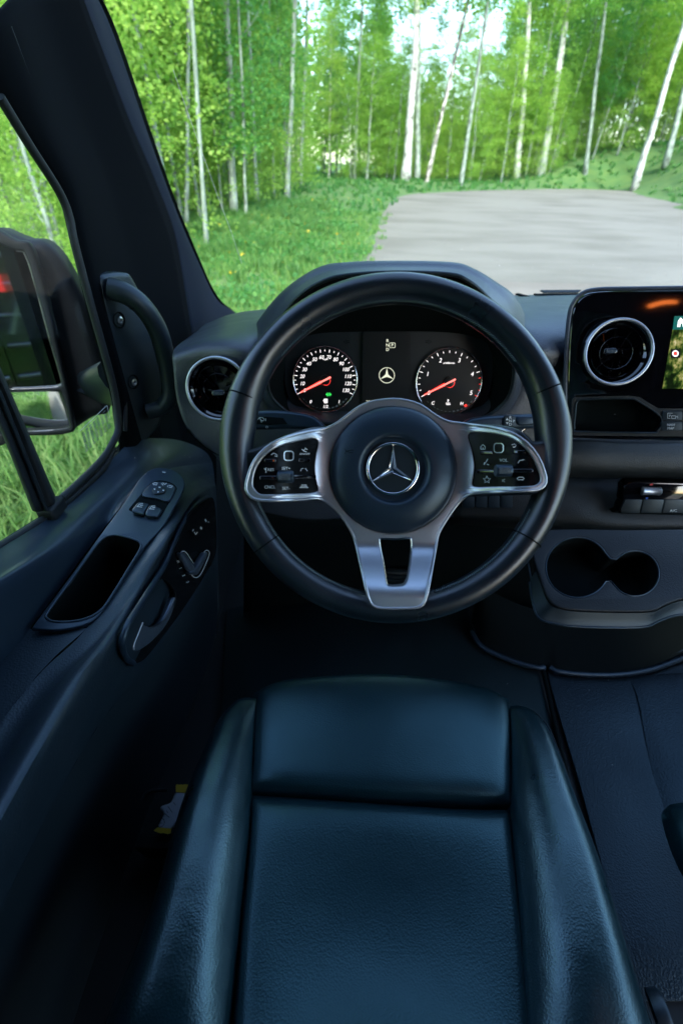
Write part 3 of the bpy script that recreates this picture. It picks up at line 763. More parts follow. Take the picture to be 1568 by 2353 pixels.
# ------------------------------------------------------------------ driver door
dr = thing('driver_door', 'dark driver door with switch panel, storage pocket and leather armrest', 'door', (-.42, .5, -.6))
def L3(t):
    u, v, k, val = t; return at(u, v, k, val)
DROWS = [
 [(302, 1010, 'x', -.445), (255, 1057, 'x', -.446), (190, 1114, 'x', -.446), (120, 1167, 'x', -.446), (0, 1243, 'x', -.446), (-150, 1335, 'x', -.446)],
 [(345, 1006, 'x', -.425), (290, 1052, 'x', -.43), (213, 1122, 'x', -.43), (140, 1180, 'x', -.43), (0, 1268, 'x', -.43), (-160, 1368, 'x', -.43)],
 [(415, 1012, 'x', -.395), (335, 1052, 'x', -.405), (262, 1120, 'x', -.405), (185, 1192, 'x', -.40), (0, 1318, 'x', -.40), (-170, 1420, 'x', -.40)],
 [(470, 1036, 'x', -.36), (365, 1064, 'x', -.385), (296, 1128, 'x', -.385), (215, 1212, 'x', -.385), (0, 1350, 'x', -.385), (-190, 1480, 'x', -.385)],
 [(488, 1062, 'x', -.345), (384, 1078, 'x', -.375), (316, 1122, 'z', -.474), (228, 1228, 'z', -.474), (70, 1444, 'z', -.474), (-90, 1650, 'z', -.474)],
 [(492, 1090, 'x', -.335), (430, 1112, 'x', -.315), (384, 1198, 'z', -.472), (328, 1262, 'z', -.472), (200, 1442, 'z', -.472), (-40, 1720, 'z', -.474)],
 [(494, 1110, 'x', -.325), (452, 1128, 'x', -.292), (408, 1204, 'z', -.470), (356, 1285, 'z', -.468), (226, 1462, 'z', -.468), (0, 1750, 'z', -.474)],
 [(497, 1130, 'x', -.32), (474, 1146, 'x', -.285), (430, 1190, 'x', -.279), (379, 1296, 'x', -.275), (286, 1444, 'x', -.27), (70, 1760, 'x', -.275)],
 [(500, 1250, 'x', -.325), (498, 1260, 'x', -.305), (474, 1325, 'x', -.295), (430, 1400, 'x', -.29), (345, 1520, 'x', -.288), (120, 1850, 'x', -.30)],
 [(500, 1420, 'x', -.335), (500, 1430, 'x', -.335), (490, 1500, 'x', -.34), (470, 1600, 'x', -.35), (390, 1750, 'x', -.36), (170, 2080, 'x', -.37)],
 [(503, 1620, 'x', -.35), (502, 1640, 'x', -.36), (480, 1720, 'x', -.37), (440, 1850, 'x', -.38), (330, 2080, 'x', -.39), (190, 2400, 'x', -.39)]]
SH = [[L3(t) for t in r] for r in DROWS]
for r in SH: r.append(Vector((r[-1].x, r[-1].y - .55, r[-1].z)))
loft('door_shelf', SH[:5], plast2, dr, 7, 5, .0)
loft('armrest_pad', SH[5:9], armm, dr, 7, 6, .0)
loft('armrest_rear', [SH[4][4:], SH[5][4:]], armm, dr, 6, 4, .0)
loft('armrest_front', [SH[4][:3], SH[5][:3]], plast2, dr, 6, 4, .0)
loft('lower_door_panel', SH[8:], plast, dr, 6, 5, .0)
tube('belt_seal', cr([X(u, v, -.440) for u, v in [(262, 1030), (240, 1072), (196, 1117), (140, 1165), (60, 1220), (0, 1256), (-120, 1330)]], 4), .0055, rubber, dr)
# switch panel with pocket
AP = Plane(at(300, 1230, 'z', -.462), (.10, -.03, 1))
pan = cr([(340, 1082), (362, 1074), (395, 1078), (418, 1094), (424, 1118), (400, 1166), (372, 1212), (328, 1260), (285, 1328), (245, 1390), (222, 1418), (190, 1436), (133, 1446), (72, 1443)], 5) + cr([(72, 1443), (110, 1392), (170, 1312), (231, 1228), (290, 1148), (318, 1104), (340, 1082)], 5)[1:-1]
poc = cr([(252, 1231), (272, 1230), (308, 1239), (322, 1247), (322, 1262), (296, 1305), (262, 1360), (236, 1398), (206, 1418), (170, 1427), (128, 1428), (108, 1420), (112, 1404), (160, 1338), (215, 1262), (236, 1238)], 4, True)
sb = rrect(357, 1143, 62, 76, 14, radians(30), sk=0)
sbo = cr([(352, 1107), (368, 1103), (392, 1108), (405, 1118), (404, 1128), (385, 1160), (369, 1186), (352, 1185), (318, 1178), (298, 1172), (300, 1164), (325, 1134), (343, 1112)], 4, True)
plate('switch_panel', AP, [pan, poc], plast2, dr, .006, .0015, smooth=40)
pk = [[AP.at(u, v, h) for u, v in poc[::3]] for h in (-.001, -.03, -.07, -.12)]
c_ = sum((p for p in pk[-1]), Vector()) / len(pk[-1])
pk = [[sum(r, Vector()) / len(r) + (p - sum(r, Vector()) / len(r)) * (1 - .03 * i) for p in r] for i, r in enumerate(pk)]
plate('pocket_floor', AP.off(-.125), [(u, v + 14) for u, v in pan], blackm, dr, .003)
pk.append([c_ + (p - c_) * .02 for p in pk[-1]])
loft('storage_pocket', pk, blackm, dr, 2, 3, 0, closed_u=True)
tube('pocket_rim', [AP.at(u, v, .0003) for u, v in poc], .0016, plast2, dr, closed=True, seg=8)
plate('switch_recess', AP.off(.0007), sbo, blackm, dr, .002, .0006)
CP = AP.off(.0045)
plate('mirror_switch_block', CP, cr([(353, 1109), (368, 1106), (390, 1110), (402, 1118), (401, 1127), (387, 1150), (360, 1144), (327, 1137), (344, 1113)], 4, True), plast2, dr, .004, .001)
plate('mirror_joystick', CP.off(.003), rrect(366, 1125, 30, 15, 7, radians(-12)), plast, dr, .004, .0012)
for s_ in ([(303, 1172), (310, 1161), (320, 1152), (337, 1155), (342, 1159), (332, 1175), (330, 1180), (316, 1177)], [(334, 1181), (344, 1160), (358, 1162), (370, 1168), (371, 1174), (362, 1185), (354, 1185)]):
    plate('window_switch', CP.off(.003), cr(s_, 4, True), plast2, dr, .006, .0022, br=3)
q = []
for cx, cy in ((323, 1161), (351, 1166)):
    q += [[(cx - 7, cy + 3), (cx - 2, cy - 3), (cx + 6, cy - 4)], [(cx - 8, cy + 3), (cx + 4, cy + 4)], [(cx - 1, cy), (cx + 6, cy)]]
marks('window_symbols', CP.off(.0032), q, 1.3, print_w, dr)
q = [[(351, 1111), (356, 1109), (362, 1110), (360, 1114), (352, 1113)], [(371, 1110), (375, 1115)], [(374, 1109), (379, 1113), (383, 1110)], [(388, 1115), (392, 1116), (397, 1117), (394, 1120), (388, 1119)], [(386, 1115), (385, 1119)]]
marks('mirror_symbols', CP, q, 1.4, print_w, dr)
marks('arrow_marks', CP.off(.003), [[(365, 1119), (369, 1120)], [(354, 1123), (357, 1124)], [(374, 1126), (377, 1127)], [(362, 1130), (365, 1130)]], 2.4, print_w, dr)
marks('status_mark', AP.off(-.001), [[(374, 1088), (381, 1089)]], 1.5, print_w, dr, h=.004)
# strip, control pod, handle
st = [(476, 1142), (462, 1150), (440, 1172), (418, 1205), (398, 1250), (378, 1298), (350, 1344), (320, 1392), (296, 1430), (284, 1462), (282, 1490), (290, 1512), (306, 1524)]
sx_ = [-.278, -.276, -.272, -.268, -.267, -.266, -.264, -.262, -.261, -.262, -.265, -.27, -.275]
tube('trim_strip', cr([X(u, v, x) for (u, v), x in zip(st, sx_)], 6), .0042, plast2, dr, seg=12)
PP = Plane(X(400, 1330, -.268), (1, -.10, .12))
pod = cr([(478, 1145), (494, 1155), (499, 1250), (490, 1290), (474, 1318), (440, 1372), (400, 1430), (368, 1472), (332, 1515), (306, 1522), (290, 1505), (285, 1470), (300, 1430), (352, 1348), (380, 1300), (400, 1252), (420, 1208), (442, 1175)], 5, True)
rec = cr([(372, 1330), (398, 1352), (404, 1372), (398, 1400), (376, 1432), (350, 1448), (330, 1442), (336, 1410), (352, 1372)], 5, True)
plate('control_pod', PP, [pod, rec], glossd, dr, .006, .0012)
plate('handle_recess', PP.off(-.03), cr([(360, 1320), (400, 1342), (415, 1372), (405, 1410), (376, 1445), (345, 1462), (318, 1450), (326, 1400), (345, 1360)], 4, True), blackm, dr, .003)
hd = [(402, 1372), (404, 1380), (396, 1412), (378, 1444), (350, 1474), (322, 1494), (308, 1494), (307, 1482), (318, 1455), (328, 1430), (334, 1436), (352, 1440), (368, 1433), (384, 1408), (396, 1380)]
plate('door_handle', PP.off(.010), cr(hd, 5, True), satin, dr, .010, .003, br=4)
tube('handle_edge', cr([PP.off(.0102).at(u, v) for u, v in [(328, 1430), (318, 1455), (308, 1480), (308, 1492)]], 4), .0011, silver, dr)
tube('handle_lip', cr([PP.off(.0102).at(u, v) for u, v in [(401, 1373), (392, 1395), (376, 1424), (360, 1437), (345, 1439)]], 4), .0009, dsilver, dr)
SCo = cr([(416, 1268), (426, 1268), (440, 1288), (446, 1294), (458, 1284), (470, 1266), (478, 1265), (480, 1274), (470, 1300), (458, 1322), (446, 1326), (434, 1312), (414, 1284)], 4, True)
tube('seat_switch_outline', [PP.at(u, v, .0006) for u, v in SCo], .0006, print_w, dr, closed=True, seg=6)
plate('seat_back_switch', PP.off(.012), cr([(417, 1272), (427, 1271), (433, 1279), (448, 1303), (441, 1312), (430, 1300)], 3, True), satin, dr, .010, .0025)
plate('seat_base_switch', PP.off(.014), cr([(472, 1271), (479, 1273), (466, 1302), (454, 1320), (441, 1316), (442, 1311), (456, 1298)], 3, True), satin, dr, .012, .0025)
for s_, u, v in (('M', 408, 1290), ('1', 414, 1305), ('2', 421, 1322), ('3', 430, 1337)):
    txt('memory_' + ('button' if s_ == 'M' else 'number'), PP, s_, u, v, 9, print_w, dr, h=.0008, rot=radians(-65), sx=.8)
marks('lock_symbols', PP, [[(446, 1222), (449, 1228), (453, 1222)], [(444, 1216), (442, 1220)], [(461, 1210), (462, 1216)], [(471, 1192), (473, 1199)], [(470, 1195), (474, 1196)], [(478, 1198), (479, 1200)], [(459, 1213), (464, 1213)]], 1.4, print_w, dr, h=.0008)
# grab handle on the pillar
gh_ = thing('grab_handle', 'black curved grab handle screwed to the pillar beside the windshield', 'handle', tuple(X(300, 850, -.42)))
bp = cr([(232, 640), (250, 628), (290, 626), (310, 640), (345, 720), (372, 850), (376, 960), (350, 1005), (330, 1020), (296, 1026), (284, 980), (272, 880), (252, 780), (236, 690)], 5, True)
GP = Plane(X(300, 850, -.425), (1, -.35, .0))
plate('handle_base', GP, bp, plast, gh_, .03, .01, br=4)
hp = [(246, 662, .004), (262, 672, .028), (284, 700, .045), (312, 748, .05), (330, 800, .05), (343, 850, .05), (350, 900, .045), (346, 930, .03), (334, 945, .006)]
tube('handle_grip', cr([GP.at(u, v, h) for u, v, h in hp], 6), [.019] * 6 + [.0185] * 36 + [.016] * 7, plast, gh_, seg=16)
ring('grip_seam', GP.at(276, 688, .038), GP.at(300, 728, .048) - GP.at(262, 672, .028), .0188, .0006, blackm, gh_, seg=32, k=6)
for u, v in ((273, 735), (305, 877)):
    lathe('screw_well', GP.at(u, v, 0), GP.n, [(.0135, .001), (.0145, .0022), (.012, .0012), (.0115, -.004), (.0, -.004)], blackm, gh_, 28)
    lathe('screw', GP.at(u + 4, v + 1, 0), GP.n, [(.007, -.003), (.0068, .001), (.004, .002), (.0025, 0), (0, 0)], steel, gh_, 20)
#PART4
# ------------------------------------------------------------------ dashboard
db = thing('dashboard', 'dark grained dashboard with a hooded binnacle over the instruments', 'dashboard', (.1, .8, -.4))
Y = lambda u, v, y: at(u, v, 'y', y)
# top sheet reaching the windshield
RR = lambda l: [L3(t) for t in l]
loft('padded_top', [RR([(470, 745, 'y', 1.42), (530, 722, 'y', 1.5), (600, 711, 'y', 1.5), (760, 700, 'y', 1.5), (1000, 682, 'y', 1.52), (1190, 678, 'y', 1.5), (1330, 674, 'y', 1.5), (1600, 672, 'y', 1.5)]),
                 RR([(440, 770, 'y', 1.05), (520, 742, 'y', 1.05), (600, 730, 'y', 1.05), (760, 725, 'y', 1.05), (1000, 712, 'y', 1.05), (1190, 700, 'y', 1.05), (1330, 698, 'y', 1.05), (1600, 694, 'y', 1.05)]),
                 RR([(410, 792, 'y', .86), (500, 765, 'y', .86), (590, 755, 'y', .86), (760, 755, 'y', .88), (1000, 750, 'y', .88), (1190, 735, 'y', .86), (1330, 730, 'y', .86), (1600, 722, 'y', .86)]),
                 RR([(397, 812, 'y', .79), (480, 792, 'y', .785), (580, 800, 'y', .775), (700, 850, 'y', .85), (1080, 850, 'y', .85), (1200, 790, 'y', .775), (1330, 800, 'y', .775), (1600, 800, 'y', .80)]),
                 RR([(399, 850, 'y', .775), (470, 850, 'y', .775), (590, 860, 'y', .765), (700, 900, 'y', .83), (1080, 900, 'y', .83), (1195, 860, 'y', .76), (1330, 870, 'y', .775), (1600, 870, 'y', .80)]),
                 RR([(406, 915, 'y', .765), (480, 915, 'y', .77), (600, 930, 'y', .752), (720, 955, 'y', .76), (1060, 960, 'y', .76), (1200, 930, 'y', .75), (1330, 940, 'y', .775), (1600, 940, 'y', 0.795)]),
                 RR([(428, 980, 'y', .755), (500, 985, 'y', .752), (610, 985, 'y', .742), (740, 985, 'y', .742), (1060, 985, 'y', .742), (1200, 985, 'y', .745), (1330, 1000, 'y', .77), (1600, 1000, 'y', 0.79)]),
                 RR([(470, 1024, 'y', .75), (520, 1050, 'y', .742), (620, 1060, 'y', .732), (760, 1060, 'y', .73), (1060, 1050, 'y', .735), (1200, 1045, 'y', .745), (1330, 1030, 'y', .77), (1600, 1030, 'y', 0.79)]),
                 RR([(500, 1040, 'y', .76), (550, 1120, 'y', .745), (630, 1145, 'y', .725), (760, 1150, 'y', .72), (1060, 1100, 'y', .74), (1200, 1085, 'y', .76), (1330, 1060, 'y', .79), (1600, 1060, 'y', 0.81)]),
                 RR([(510, 1045, 'y', .80), (570, 1150, 'y', .76), (640, 1184, 'y', .73), (780, 1190, 'y', .725), (1060, 1125, 'y', .76), (1200, 1100, 'y', .80), (1330, 1075, 'y', .83), (1600, 1075, 'y', 0.85)])], dashm, db, 6, 6, -.004)

tube('edge_seam', cr([L3(t) for t in [(428, 984, 'y', .752), (452, 1012, 'y', .75), (478, 1032, 'y', .748), (505, 1046, 'y', .745)]], 4), .0016, blackm, db)
# binnacle: lip, hood, tunnel
lip = [(618, 900, .735), (614, 850, .73), (622, 790, .725), (650, 726, .715), (692, 676, .705), (745, 645, .70), (800, 632, .70), (905, 626, .70), (1030, 630, .70), (1072, 644, .70), (1112, 676, .705), (1150, 722, .715), (1174, 785, .725), (1180, 850, .73), (1172, 900, .735), (1150, 932, .738), (1105, 960, .74), (1000, 976, .742), (905, 980, .742), (790, 976, .742), (690, 962, .74), (642, 932, .738)]
crest = [(600, 905, .752), (597, 850, .752), (596, 765, .79), (618, 704, .80), (668, 652, .80), (735, 614, .80), (800, 604, .80), (905, 601, .80), (1035, 604, .80), (1085, 617, .80), (1140, 648, .80), (1184, 686, .80), (1202, 765, .79), (1200, 850, .752), (1192, 905, .752), (1165, 950, .752), (1112, 978, .752), (1000, 992, .752), (905, 996, .752), (790, 992, .752), (680, 978, .752), (622, 945, .752)]
back = [(600, 915, .80), (600, 870, .80), (584, 800, .88), (590, 740, .95), (650, 690, 1.0), (735, 660, 1.05), (800, 650, 1.05), (905, 648, 1.05), (1035, 650, 1.05), (1085, 660, 1.05), (1150, 680, 1.0), (1204, 720, .95), (1216, 800, .88), (1195, 870, .80), (1190, 915, .80), (1165, 960, .80), (1112, 988, .80), (1000, 1002, .80), (905, 1006, .80), (790, 1002, .80), (680, 988, .80), (622, 955, .80)]
mid = [((a[0] * .5 + b[0] * .5), (a[1] * .5 + b[1] * .5), a[2] * .5 + b[2] * .5 - .006) for a, b in zip(lip, crest)]
yy = lambda l: [Y(*t) for t in l]
loft('instrument_hood', [yy(lip), yy(mid), yy(crest), yy(back)], dashm, db, 5, 6, 0, closed_u=True)
lens_c = [(655, 885, .80), (655, 850, .80), (657, 812, .80), (672, 788, .80), (704, 772, .80), (750, 764, .80), (820, 762, .80), (905, 761, .80), (1000, 762, .80), (1060, 767, .80), (1095, 776, .80), (1118, 790, .80), (1129, 818, .80), (1131, 850, .80), (1126, 890, .80), (1114, 922, .80), (1092, 948, .80), (1000, 966, .80), (905, 968, .80), (790, 966, .80), (694, 950, .80), (668, 922, .80)]
loft('hood_tunnel', [yy(lip), [a * .45 + b * .55 for a, b in zip(yy(lip), yy(lens_c))], yy(lens_c)], blackm, db, 5, 4, 0, closed_u=True)
bez = [(a[0] * .55 + b[0] * .45, a[1] * .55 + b[1] * .45, .752) for a, b in zip(lip, lens_c)]
tube('binnacle_rim', cr([Y(u, v, y - .001) for u, v, y in lip], 4, True), .003, plast, db, True, seg=8)
# demister slots by the windshield
ds = thing('demister_grille', 'narrow slatted demister grille on top of the dashboard near the windshield', 'grille', tuple(at(1280, 678, 'y', 1.4)))
TP = Plane(at(1280, 679, 'y', 1.42), (0, -.12, 1))
plate('grille_frame', TP.off(.006), [(1225, 674), (1338, 673), (1346, 678), (1322, 681), (1240, 681)], blackm, ds, .004)
for i in range(3):
    tube('slat', [TP.at(1238 + i * 3, 675.5 + i * 1.8, .009), TP.at(1330 - i * 3, 674.8 + i * 1.8, .009)], .0022, plast, ds, seg=6)
s2 = plate('demister_slot', TP.off(.006), [(1183, 674), (1190, 673), (1216, 680), (1205, 681)], blackm, None, .004, loc=tuple(TP.p)); tag(s2, 'short black demister slot beside the instrument hood', 'vent slot')
# air vents
def vent(name, lab, P, cu, cv, R_, ku, kv, twist=0):
    c = P.at(cu, cv); t = thing('air_vent', lab, 'air vent', tuple(c)); n = P.n
    ring('chrome_ring', c + n * .010, n, R_, .0026, silver, t, 72, 12)
    lathe('outer_bezel', c, n, [(R_ + .003, -.004), (R_ + .0035, .007), (R_ + .001, .010), (R_ - .002, .009), (R_ * .93, .001), (R_ * .80, -.004), (R_ * .79, -.012)], gloss, t, 64)
    lathe('inner_drum', c, n, [(R_ * .79, -.006), (R_ * .775, .001), (R_ * .75, .0015), (R_ * .74, -.004), (R_ * .72, -.02), (0, -.022)], gloss, t, 64)
    a = (P.at(cu + 20, cv) - c).normalized(); b = n.cross(a)
    for k in range(9):
        an = 2 * pi * k / 9 + .35; d = a * cos(an) + b * sin(an); s_ = n.cross(d)
        vs = [c + d * R_ * .26 + n * .001 + s_ * .0006, c + d * R_ * .735 + n * .001 + s_ * .0008, c + d * R_ * .735 - n * .016 + s_ * .006, c + d * R_ * .26 - n * .016 + s_ * .006,
              c + d * R_ * .26 + n * .001 - s_ * .0006, c + d * R_ * .735 + n * .001 - s_ * .0008, c + d * R_ * .735 - n * .016 + s_ * .0045, c + d * R_ * .26 - n * .016 + s_ * .0045]
        mk('blade', vs, [(0, 1, 2, 3), (4, 7, 6, 5), (0, 4, 5, 1), (1, 5, 6, 2), (3, 2, 6, 7), (0, 3, 7, 4)], gloss, t, 0)
    ring('blade_hoop', c + n * .0008, n, R_ * .50, .0008, gloss, t, 40, 6)
    kc = P.at(ku, kv); kn = Plane(kc, n)
    plate('vent_knob', kn.off(.012), rrect(ku, kv, 31, 15, 7.4, radians(-4)), gloss, t, .02, .002, br=3)
    plate('knob_grip', kn.off(.0124), rrect(ku, kv, 25, 10, 4.9, radians(-4)), plast2, t, .002, .0005)
    q = [[(ku - 9 + 3 * i, kv - 3.5 + .2 * i), (ku - 9 + 3 * i, kv + 3.5 - .0 * i)] for i in range(7)]
    marks('grip_ribs', kn.off(.0126), q, .7, print_g, t)
    return t
VP1 = Plane(Y(500, 893, .748), (.05, -1, .32))
vent('v', 'round chrome ringed air vent at the door end of the dashboard', VP1, 503, 893, .0512, 501, 903)
# centre console face, turned towards the driver
CPn = Plane(at(1420, 820, 'y', .735), (-.30, -1, .36))
cc = thing('centre_console', 'glossy black centre console turned towards the driver', 'console', tuple(CPn.p))
outer = cr([(1306, 1006), (1300, 960), (1300, 900), (1303, 800), (1309, 730), (1318, 700), (1338, 678), (1370, 669), (1440, 667)], 5)[:-1] + [(1440, 667), (1700, 664), (1700, 1016), (1400, 1010)]
ven = circ(1413, 811, 74, 56, 74)
pkt = cr([(1325, 921), (1350, 917), (1440, 916), (1462, 920), (1500, 945), (1516, 958), (1518, 975), (1508, 990), (1490, 994), (1330, 991), (1318, 984), (1320, 950)], 4, True)
plate('console_face', CPn, [outer, ven, pkt], gloss, cc, .03, .006, br=4, smooth=10)
tube('face_edge_trim', cr([CPn.at(u, v, -.001) for u, v in [(1298, 1010), (1297, 900), (1300, 800), (1306, 728), (1315, 697), (1336, 674), (1370, 665), (1450, 663), (1700, 660)]], 5), .0035, dashm, cc, seg=8)
vent('v', 'large round chrome ringed air vent in the glossy centre console', Plane(CPn.at(1413, 811, -.002), (-.16, -1, .50)), 1413, 811, .0492, 1402, 806)
pq = [[CPn.at(u, v, h) for u, v in pkt[::2]] for h in (.000, -.012, -.028)]
pc = sum(pq[-1], Vector()) / len(pq[-1]); pq.append([pc + (p - pc) * .02 for p in pq[-1]])
loft('storage_slot', pq, blackm, cc, 2, 2, 0, closed_u=True)
tube('slot_rim', [CPn.at(u, v, .001) for u, v in pkt], .0014, plast, cc, True, seg=6)
sp_ = cr([(1318, 912), (1440, 908), (1475, 912), (1512, 935), (1600, 938), (1700, 938), (1700, 998), (1310, 1000), (1308, 950)], 2, True)
plate('button_strip', CPn.off(.0008), [[(1312, 1000), (1310, 960), (1313, 918), (1320, 912), (1445, 909), (1468, 912), (1510, 938), (1700, 940), (1700, 1004)], pkt[::-1]], dplast, cc, .002)
for (a, b, s1) in ((944, 966, 0), (968, 990, 1)):
    for k, (x0, x1) in enumerate(((1520 - s1 * 3, 1566), (1568, 1630), (1632, 1690))):
        plate('console_button', CPn.off(.003), rrect((x0 + x1) / 2, (a + b) / 2, x1 - x0, b - a, 5), plast, cc, .003, .0008)
BPn = CPn.off(.0032)
txt('navi_print', BPn, 'NAVI', 1539, 976, 8, print_w, cc, shear=.2); txt('map_print', BPn, 'MAP', 1538, 984, 8, print_w, cc, shear=.2)
txt('parking_print', BPn, 'P', 1537, 955.5, 8, print_w, cc)
marks('camera_print', BPn, [[(1532, 949), (1543, 949)], [(1532, 949), (1532, 961), (1538, 961)], [(1541, 955), (1550, 955), (1550, 961), (1541, 961), (1541, 955)], [(1551, 958), (1555, 955), (1555, 961)]], 1.1, print_w, cc)
# screen
scm = bpy.data.materials.new('map_picture'); scm.use_nodes = True; nt = scm.node_tree; b = nt.nodes['Principled BSDF']; b.inputs['Base Color'].default_value = (0, 0, 0, 1); b.inputs['Roughness'].default_value = .1
tc = nt.nodes.new('ShaderNodeTexCoord'); mpn = nt.nodes.new('ShaderNodeMapping'); mpn.inputs['Scale'].default_value = (1.6, 1, 1); mpn.inputs['Rotation'].default_value = (0, .6, 0)
n1 = nt.nodes.new('ShaderNodeTexNoise'); n1.inputs['Scale'].default_value = 42; n1.inputs['Detail'].default_value = 6; n1.inputs['Roughness'].default_value = .6
r1 = nt.nodes.new('ShaderNodeValToRGB'); e = r1.color_ramp.elements; e[0].position = .40; e[0].color = (.005, .012, .004, 1); e[1].position = .66; e[1].color = (.75, .68, .42, 1)
for p_, c_ in ((.47, (.03, .07, .012)), (.53, (.22, .24, .06)), (.58, (.48, .42, .20))): k = e.new(p_); k.color = (*c_, 1)
nt.links.new(tc.outputs['Object'], mpn.inputs[0]); nt.links.new(mpn.outputs[0], n1.inputs['Vector']); nt.links.new(n1.outputs[0], r1.inputs[0]); nt.links.new(r1.outputs[0], b.inputs['Emission Color']); b.inputs['Emission Strength'].default_value = .16
plate('screen', CPn.off(.0012), [(1544, 756), (1700, 754), (1700, 893), (1520, 893)], scm, cc, .001)
teal = mat('screen_bar', (0, .02, .02), .2, emit=(.0, .10, .09), es=.2)
plate('screen_bar', CPn.off(.0016), [(1548, 726), (1700, 724), (1700, 755), (1544, 757)], teal, cc, .001)
plate('home_symbol', CPn.off(.0022), [(1556, 737), (1562, 729), (1569, 736), (1576, 736), (1576, 751), (1567, 751), (1566, 743), (1562, 743), (1561, 751), (1554, 751)], white_e, cc, .0005)
plate('target_plate', CPn.off(.0022), rrect(1550, 812, 22, 20, 2), dialm, cc, .0005)
plate('target_ring', CPn.off(.0026), [circ(1550, 812, 7.5, 20), circ(1550, 812, 4.5, 20)], white_e, cc, .0004)
plate('target_dot', CPn.off(.0028), circ(1550, 812, 4, 16), red_e, cc, .0004)
# lower dash: band, ledge, climate unit
ld = thing('lower_dashboard', 'matt textured lower dashboard panels below the centre console', 'dash panel', tuple(at(1400, 1120, 'y', .74)))
loft('upper_band', [RR([(1060, 1040, 'y', .775), (1300, 1012, 'y', .76), (1440, 1016, 'y', .752), (1700, 1020, 'y', .745)]), RR([(1060, 1060, 'y', .765), (1300, 1045, 'y', .735), (1440, 1050, 'y', .73), (1700, 1054, 'y', .725)]),
                    RR([(1060, 1085, 'y', .765), (1300, 1084, 'y', .73), (1440, 1088, 'y', .725), (1700, 1090, 'y', .72)]), RR([(1060, 1092, 'y', .79), (1300, 1096, 'y', .77), (1440, 1099, 'y', .77), (1700, 1101, 'y', .77)])], dplast, ld, 5, 4, -.004)
loft('middle_panel', [RR([(1040, 1080, 'y', .80), (1200, 1080, 'y', .80), (1330, 1085, 'y', .82), (1440, 1080, 'y', .82), (1700, 1085, 'y', .82)]), RR([(1040, 1110, 'y', .77), (1200, 1110, 'y', .77), (1330, 1110, 'y', .78), (1440, 1110, 'y', .79), (1700, 1110, 'y', .79)]),
                      RR([(1040, 1165, 'y', .75), (1200, 1165, 'y', .745), (1330, 1170, 'y', .735), (1440, 1180, 'y', .735), (1700, 1185, 'y', .73)]), RR([(1040, 1190, 'y', .745), (1200, 1200, 'y', .735), (1330, 1210, 'y', .725), (1440, 1215, 'y', .72), (1700, 1218, 'y', .72)]),
                      RR([(1040, 1205, 'y', .78), (1200, 1216, 'y', .78), (1330, 1222, 'y', .77), (1440, 1226, 'y', .77), (1700, 1230, 'y', .77)])], dplast, ld, 5, 4, -.004)
loft('knee_panel', [RR([(560, 1160, 'y', .80), (700, 1190, 'y', .80), (860, 1195, 'y', .80), (1050, 1190, 'y', .80), (1250, 1215, 'y', .82), (1700, 1230, 'y', .82)]),
                    RR([(560, 1300, 'y', .82), (700, 1300, 'y', .84), (860, 1300, 'y', .86), (1050, 1300, 'y', .86), (1250, 1330, 'y', .86), (1700, 1330, 'y', .86)]),
                    RR([(560, 1480, 'y', .88), (700, 1480, 'y', .98), (860, 1440, 'y', 1.05), (1050, 1440, 'y', 1.0), (1250, 1500, 'y', .88), (1700, 1480, 'y', .88)])], blackm, ld, 4, 4, -.004)
for k in range(4):
    plate('blank_switch', Plane(at(1120, 1145, 'y', .742), (0, -1, .35)), rrect(1076 + 29 * k, 1147, 27, 40, 4, 0), plast, ld, .008, .001)
CL = Plane(at(1500, 1140, 'y', .722), (-.12, -1, .30))
cl = thing('climate_unit', 'glossy climate control unit with a ribbed metal thumb wheel', 'climate control', tuple(CL.p))
plate('control_face', CL, cr([(1428, 1150), (1432, 1118), (1442, 1108), (1460, 1106), (1640, 1110), (1700, 1112), (1700, 1152)], 1, True), gloss, cl, .03, .003)
plate('button_shelf', CL.off(-.002), cr([(1418, 1172), (1430, 1146), (1460, 1144), (1700, 1148), (1700, 1182), (1430, 1180)], 2, True), blackm, cl, .02, .001)
xs = [1420, 1469, 1519, 1569, 1620, 1670]
for k in range(5):
    u0, u1 = xs[k] + 1, xs[k + 1] - 1
    plate('climate_button', CL.off(.002), [(u0 + (8 if k == 0 else 7), 1147), (u1 + 7, 1148), (u1, 1179), (u0 + (3 if k == 0 else 0), 1178)] if k else [(u0 + 14, 1147), (u1 + 7, 1148), (u1, 1179), (u0 + 5, 1178), (u0 + 2, 1170)], plast, cl, .006, .0012)
txt('ac_print', CL.off(.0022), 'A/C', 1545, 1173, 8, print_w, cl, sx=1.2)
wc = CL.at(1492, 1127, .002); wa = (CL.at(1516, 1128) - CL.at(1468, 1127)).normalized()
lathe('thumb_wheel', wc - wa * .0165, wa, [(0, 0), (.0075, 0), (.0085, .0012), (.0078, .0022), (.0078, .0308), (.0085, .0318), (.0075, .033), (0, .033)], silver, cl, 28)
marks('wheel_ribs', CL.off(.0105), [[(1474 + 2.6 * i, 1121), (1474 + 2.6 * i, 1127)] for i in range(15)], .8, print_g, cl)
plate('warm_mark', CL.off(.0004), [(1490, 1115), (1499, 1115), (1496, 1110)], redprint, cl, .0004); plate('cool_mark', CL.off(.0004), [(1481, 1143), (1488, 1143), (1484, 1149)], blueprint, cl, .0004)
